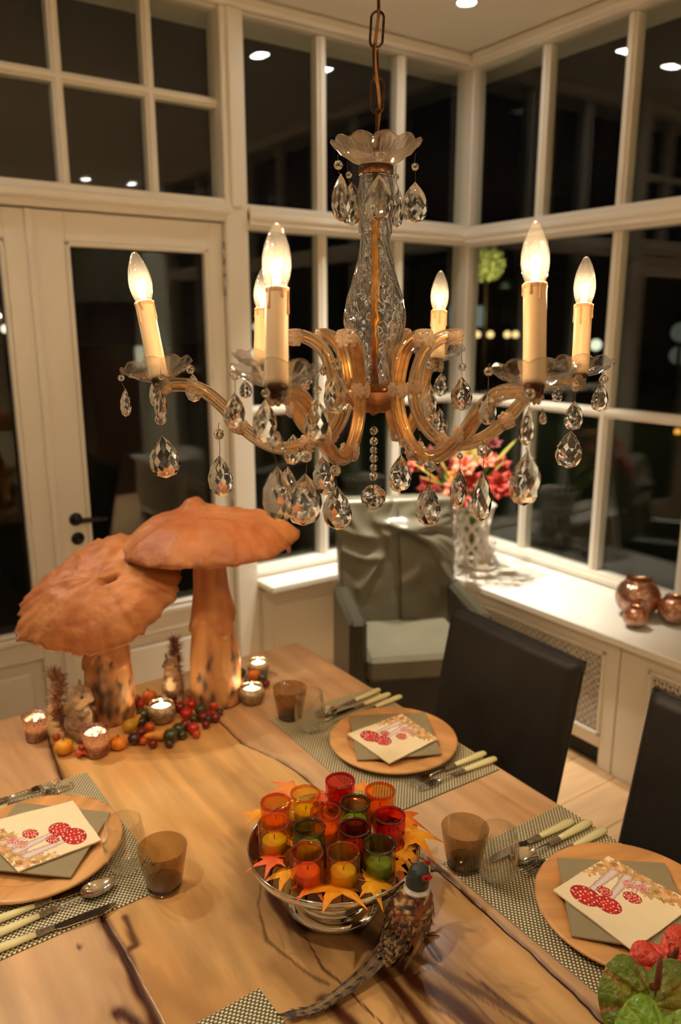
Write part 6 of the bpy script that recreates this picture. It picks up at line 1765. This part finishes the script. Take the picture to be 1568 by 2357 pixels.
bmes = {}
VP = Vector((vx, vy, SZ + .02))
for i, (px, py, rpx, k, dep) in enumerate(bl):
    if (k, i % 2) not in bmes: bmes[k, i % 2] = bloom_mesh(i).mesh('bloom', petm[k])
    p = Vector(atd(px, py, dep)) - VP; sc_ = rpx * dep / FPX
    o = part('bloom', bmes[k, i % 2], None, bq, p); o.scale = (sc_, sc_, sc_)
    d = (p - Vector((0, 0, .15))).normalized() + (CAM - VP - p).normalized() * .5; o.rotation_euler = d.to_track_quat('Z', 'Y').to_euler()
    root = Vector((.02 * math.cos(i), .02 * math.sin(i), .02)); mid = Vector((p.x * .35, p.y * .35, .27))
    part('stem', MB().tube(spline([root, mid, p], 5), .003, 6), stm, bq)
for i, (px, py, qx, qy) in enumerate([(1190, 1010, 1120, 1085), (1000, 1030, 1040, 1110), (1045, 1020, 1050, 1100), (1170, 1050, 1110, 1110), (965, 1095, 1030, 1120), (1090, 1000, 1080, 1080), (1140, 1095, 1080, 1130), (1020, 1085, 1050, 1140), (1075, 1095, 1060, 1150), (1100, 1035, 1080, 1110), (1200, 1085, 1130, 1130), (945, 1060, 1020, 1115)]):
    a, b_ = Vector(atd(px, py, 3.45)) - VP, Vector(atd(qx, qy, 3.45)) - VP
    part('leaf', MB().tube([b_, b_ * .7 + a * .3, b_ * .4 + a * .6, b_ * .2 + a * .8, a], [.004, .012, .017, .012, .001], 8, squash=.25), petm['g' if i != 2 else 'y'], bq)
    part('stem', MB().tube(spline([Vector((.01 * i - .02, 0, .02)), Vector((b_.x * .4, b_.y * .4, .27)), b_], 5), .003, 6), stm, bq)
# saucer and small shell dish
q = at(1117, 1310, 2, SZ)
t = thing('tealight_saucer', 'small white saucer on the sill in front of the lattice vase', 'saucer', (q.x, q.y + .02, SZ + .0006))
part('dish', MB().lathe([(0, 0), (.040, 0), (.062, .008), (.066, .016), (.062, .017), (.038, .006), (0, .005)], 40), M['white_ceramic'], t)
part('candle', MB().lathe([(0, .006), (.028, .006), (.028, .020), (.026, .021), (0, .020)], 28), M['wax'], t)
q = at(1095, 1262, 2, SZ + .02)
t = thing('white_ornament', 'rounded white ceramic ornament behind the lattice vase by the window', 'ornament', (2.70, 2.66, SZ + .0006))
part('body', MB().ball((0, 0, .038), .05, 20, 12, sq=(1.1, 1, .74)), M['white_ceramic'], t)
part('tip', MB().ball((.03, -.02, .072), .018, 14, 8), M['white_ceramic'], t)
def lantern(px, py, wpx, label, back=0.0, openr=.56, hk=.92):
    q = at(px, py, 2, SZ) + Vector((.835, .55, 0)) * back; d = depth_of(q); r = wpx / 2 * d / FPX
    t = thing('copper_lantern', label, 'lantern', (q.x, q.y, SZ + .0006), rnd.uniform(0, 2), 'copper mosaic lanterns on the sill')
    pr = []
    for i in range(19):
        a = -PI / 2 + .30 + (PI - .30 - math.asin(openr)) * i / 18
        pr.append((r * math.cos(a), r * hk + r * hk * math.sin(a)))
    z0 = pr[0][1]; pr = [(0, 0)] + [(a, b_ - z0) for a, b_ in pr]
    top = pr[-1]
    pr += [(top[0] + r * .05, top[1] + r * .06), (top[0] + r * .03, top[1] + r * .10), (top[0] - r * .03, top[1] + r * .06)] + [(a * .96, b_) for a, b_ in pr[1:][::-1]][:18] + [(0, .004)]
    part('body', MB().lathe(pr, 44), M['copper'], t)
    part('tealight', MB().lathe([(0, .006), (r * .42, .006), (r * .42, r * .9), (r * .38, r * .92), (0, r * .9)], 24), M['waxlit'], t)
    flame(t, r * .92, .9, .0045)
    return t
lantern(1462, 1443, 100, 'largest round copper mosaic lantern on the sill', .135); lantern(1461, 1443, 56, 'smallest copper mosaic lantern in front of the largest one'); lantern(1549, 1434, 74, 'medium copper mosaic lantern at the picture edge')

# ================================================================== outside at night
gr = struct('terrain', MB().box(-40, 60, 3.4, 80, -.5, -.25), mat('night_lawn', S(40, 46, 30), .9), 'dark garden ground beyond the windows')
gr2 = struct('terrain', MB().box(3.3, 80, -40, 3.4, -.5, -.25), M['night_lawn'] if 'night_lawn' in M else gr.data.materials[0], 'dark garden ground beside the house')
def street_lamp(px, py, dist, r, col, st, label, group):
    d = ray(px, py); p = CAM + d * dist
    t = thing('street_lamp', label, 'street lamp', (p.x, p.y, -.25), 0, group)
    z = p.z + .25
    part('pole', MB().tube([(0, 0, 0), (0, 0, z - r * .6)], .05, 8), M['blackmetal'], t)
    part('lamp_head', MB().ball((0, 0, z), r, 14, 10), emis('street_light_%d' % int(px), col, st), t)
    return t
g1 = 'row of yellow street lamps far beyond the garden'
for px, wh in ((1047, 'leftmost, beside the corner post'), (1099, 'second from the left'), (1129, 'middle one'), (1168, 'fourth from the left'), (1187, 'rightmost, nearest the front candle')): street_lamp(px, 770, 24, .105, (1, .70, .28), 1.6, 'distant yellow street lamp in the straight row, ' + wh, g1)
for px, py, dd, r, c, st, lb in [(1372, 794, 21, .15, (.95, .95, .7), 1.2, 'whitish distant lamp between the two right candles'), (1568, 765, 21, .26, (.6, .66, .5), .10, 'dim grey green distant lamp at the right edge, upper'), (1562, 818, 23, .26, (.6, .66, .5), .10, 'dim grey green distant lamp at the right edge, lower'),
                         (591, 752, 24, .12, (1, .85, .55), 1.0, 'warm distant lamp beside the near left candle'), (572, 814, 24, .17, (.9, 1, .75), 2.2, 'brightest white distant lamp behind the left drip dish'),
                         (12, 757, 24, .12, (1, .9, .7), 2.0, 'white distant lamp at the left picture edge'), (1560, 994, 14, .06, (1, .45, .05), 1.2, 'orange garden lamp low at the right edge')]:
    street_lamp(px, py, dd, r, c, st, lb, 'scattered lamps in the dark outside')
# lit window of a house across the garden
p = CAM + ray(1075, 728) * 27
t = thing('neighbour_house', 'dark house across the garden with one dim bluish lit window', 'house', (p.x, p.y, -.25), -YAW)
part('wall', MB().box(-5, 9, .3, 6, 0, 3.6), mat('dark_house_wall', S(30, 32, 30), .9), t)
part('roof', MB().prism([(-5.3, 0), (9.3, 0), (9.3, 6.3), (-5.3, 6.3)], 3.6, 3.9), mat('dark_roof', S(24, 22, 20), .9), t)
part('window', MB().box(-.55, .65, .22, .30, p.z + .25 - .35, p.z + .25 + .35), emis('lit_window', (.50, .60, .52), .30), t)
# floodlit bush
p = CAM + ray(1120, 606) * 16
t = thing('floodlit_tree', 'small rounded tree lit greenish yellow by a garden lamp', 'tree', (p.x, p.y, -.25))
mb = MB(); r6 = random.Random(4); zc = p.z + .25
for i in range(900):
    d = Vector((r6.gauss(0, 1), r6.gauss(0, 1), r6.gauss(0, 1))).normalized() * (.36 * r6.random() ** .4); c = Vector((0, 0, zc)) + d
    a, b_ = Vector((r6.gauss(0, 1), r6.gauss(0, 1), r6.gauss(0, 1))).normalized() * .05, Vector((r6.gauss(0, 1), r6.gauss(0, 1), r6.gauss(0, 1))).normalized() * .03
    mb.add([c - a, c + b_, c + a, c - b_], [(0, 1, 2, 3)])
o = part('crown', mb, mat('lit_leaves', S(214, 206, 140), .7), t)
part('trunk', MB().tube([(0, 0, 0), (0.03, 0, zc * .5), (0, 0, zc)], [.07, .05, .03], 8), M['dark_wood'], t)
point_light('tree_lamp', (-.5, -1.0, zc - .5), 60, (.95, 1, .45), .05, t)
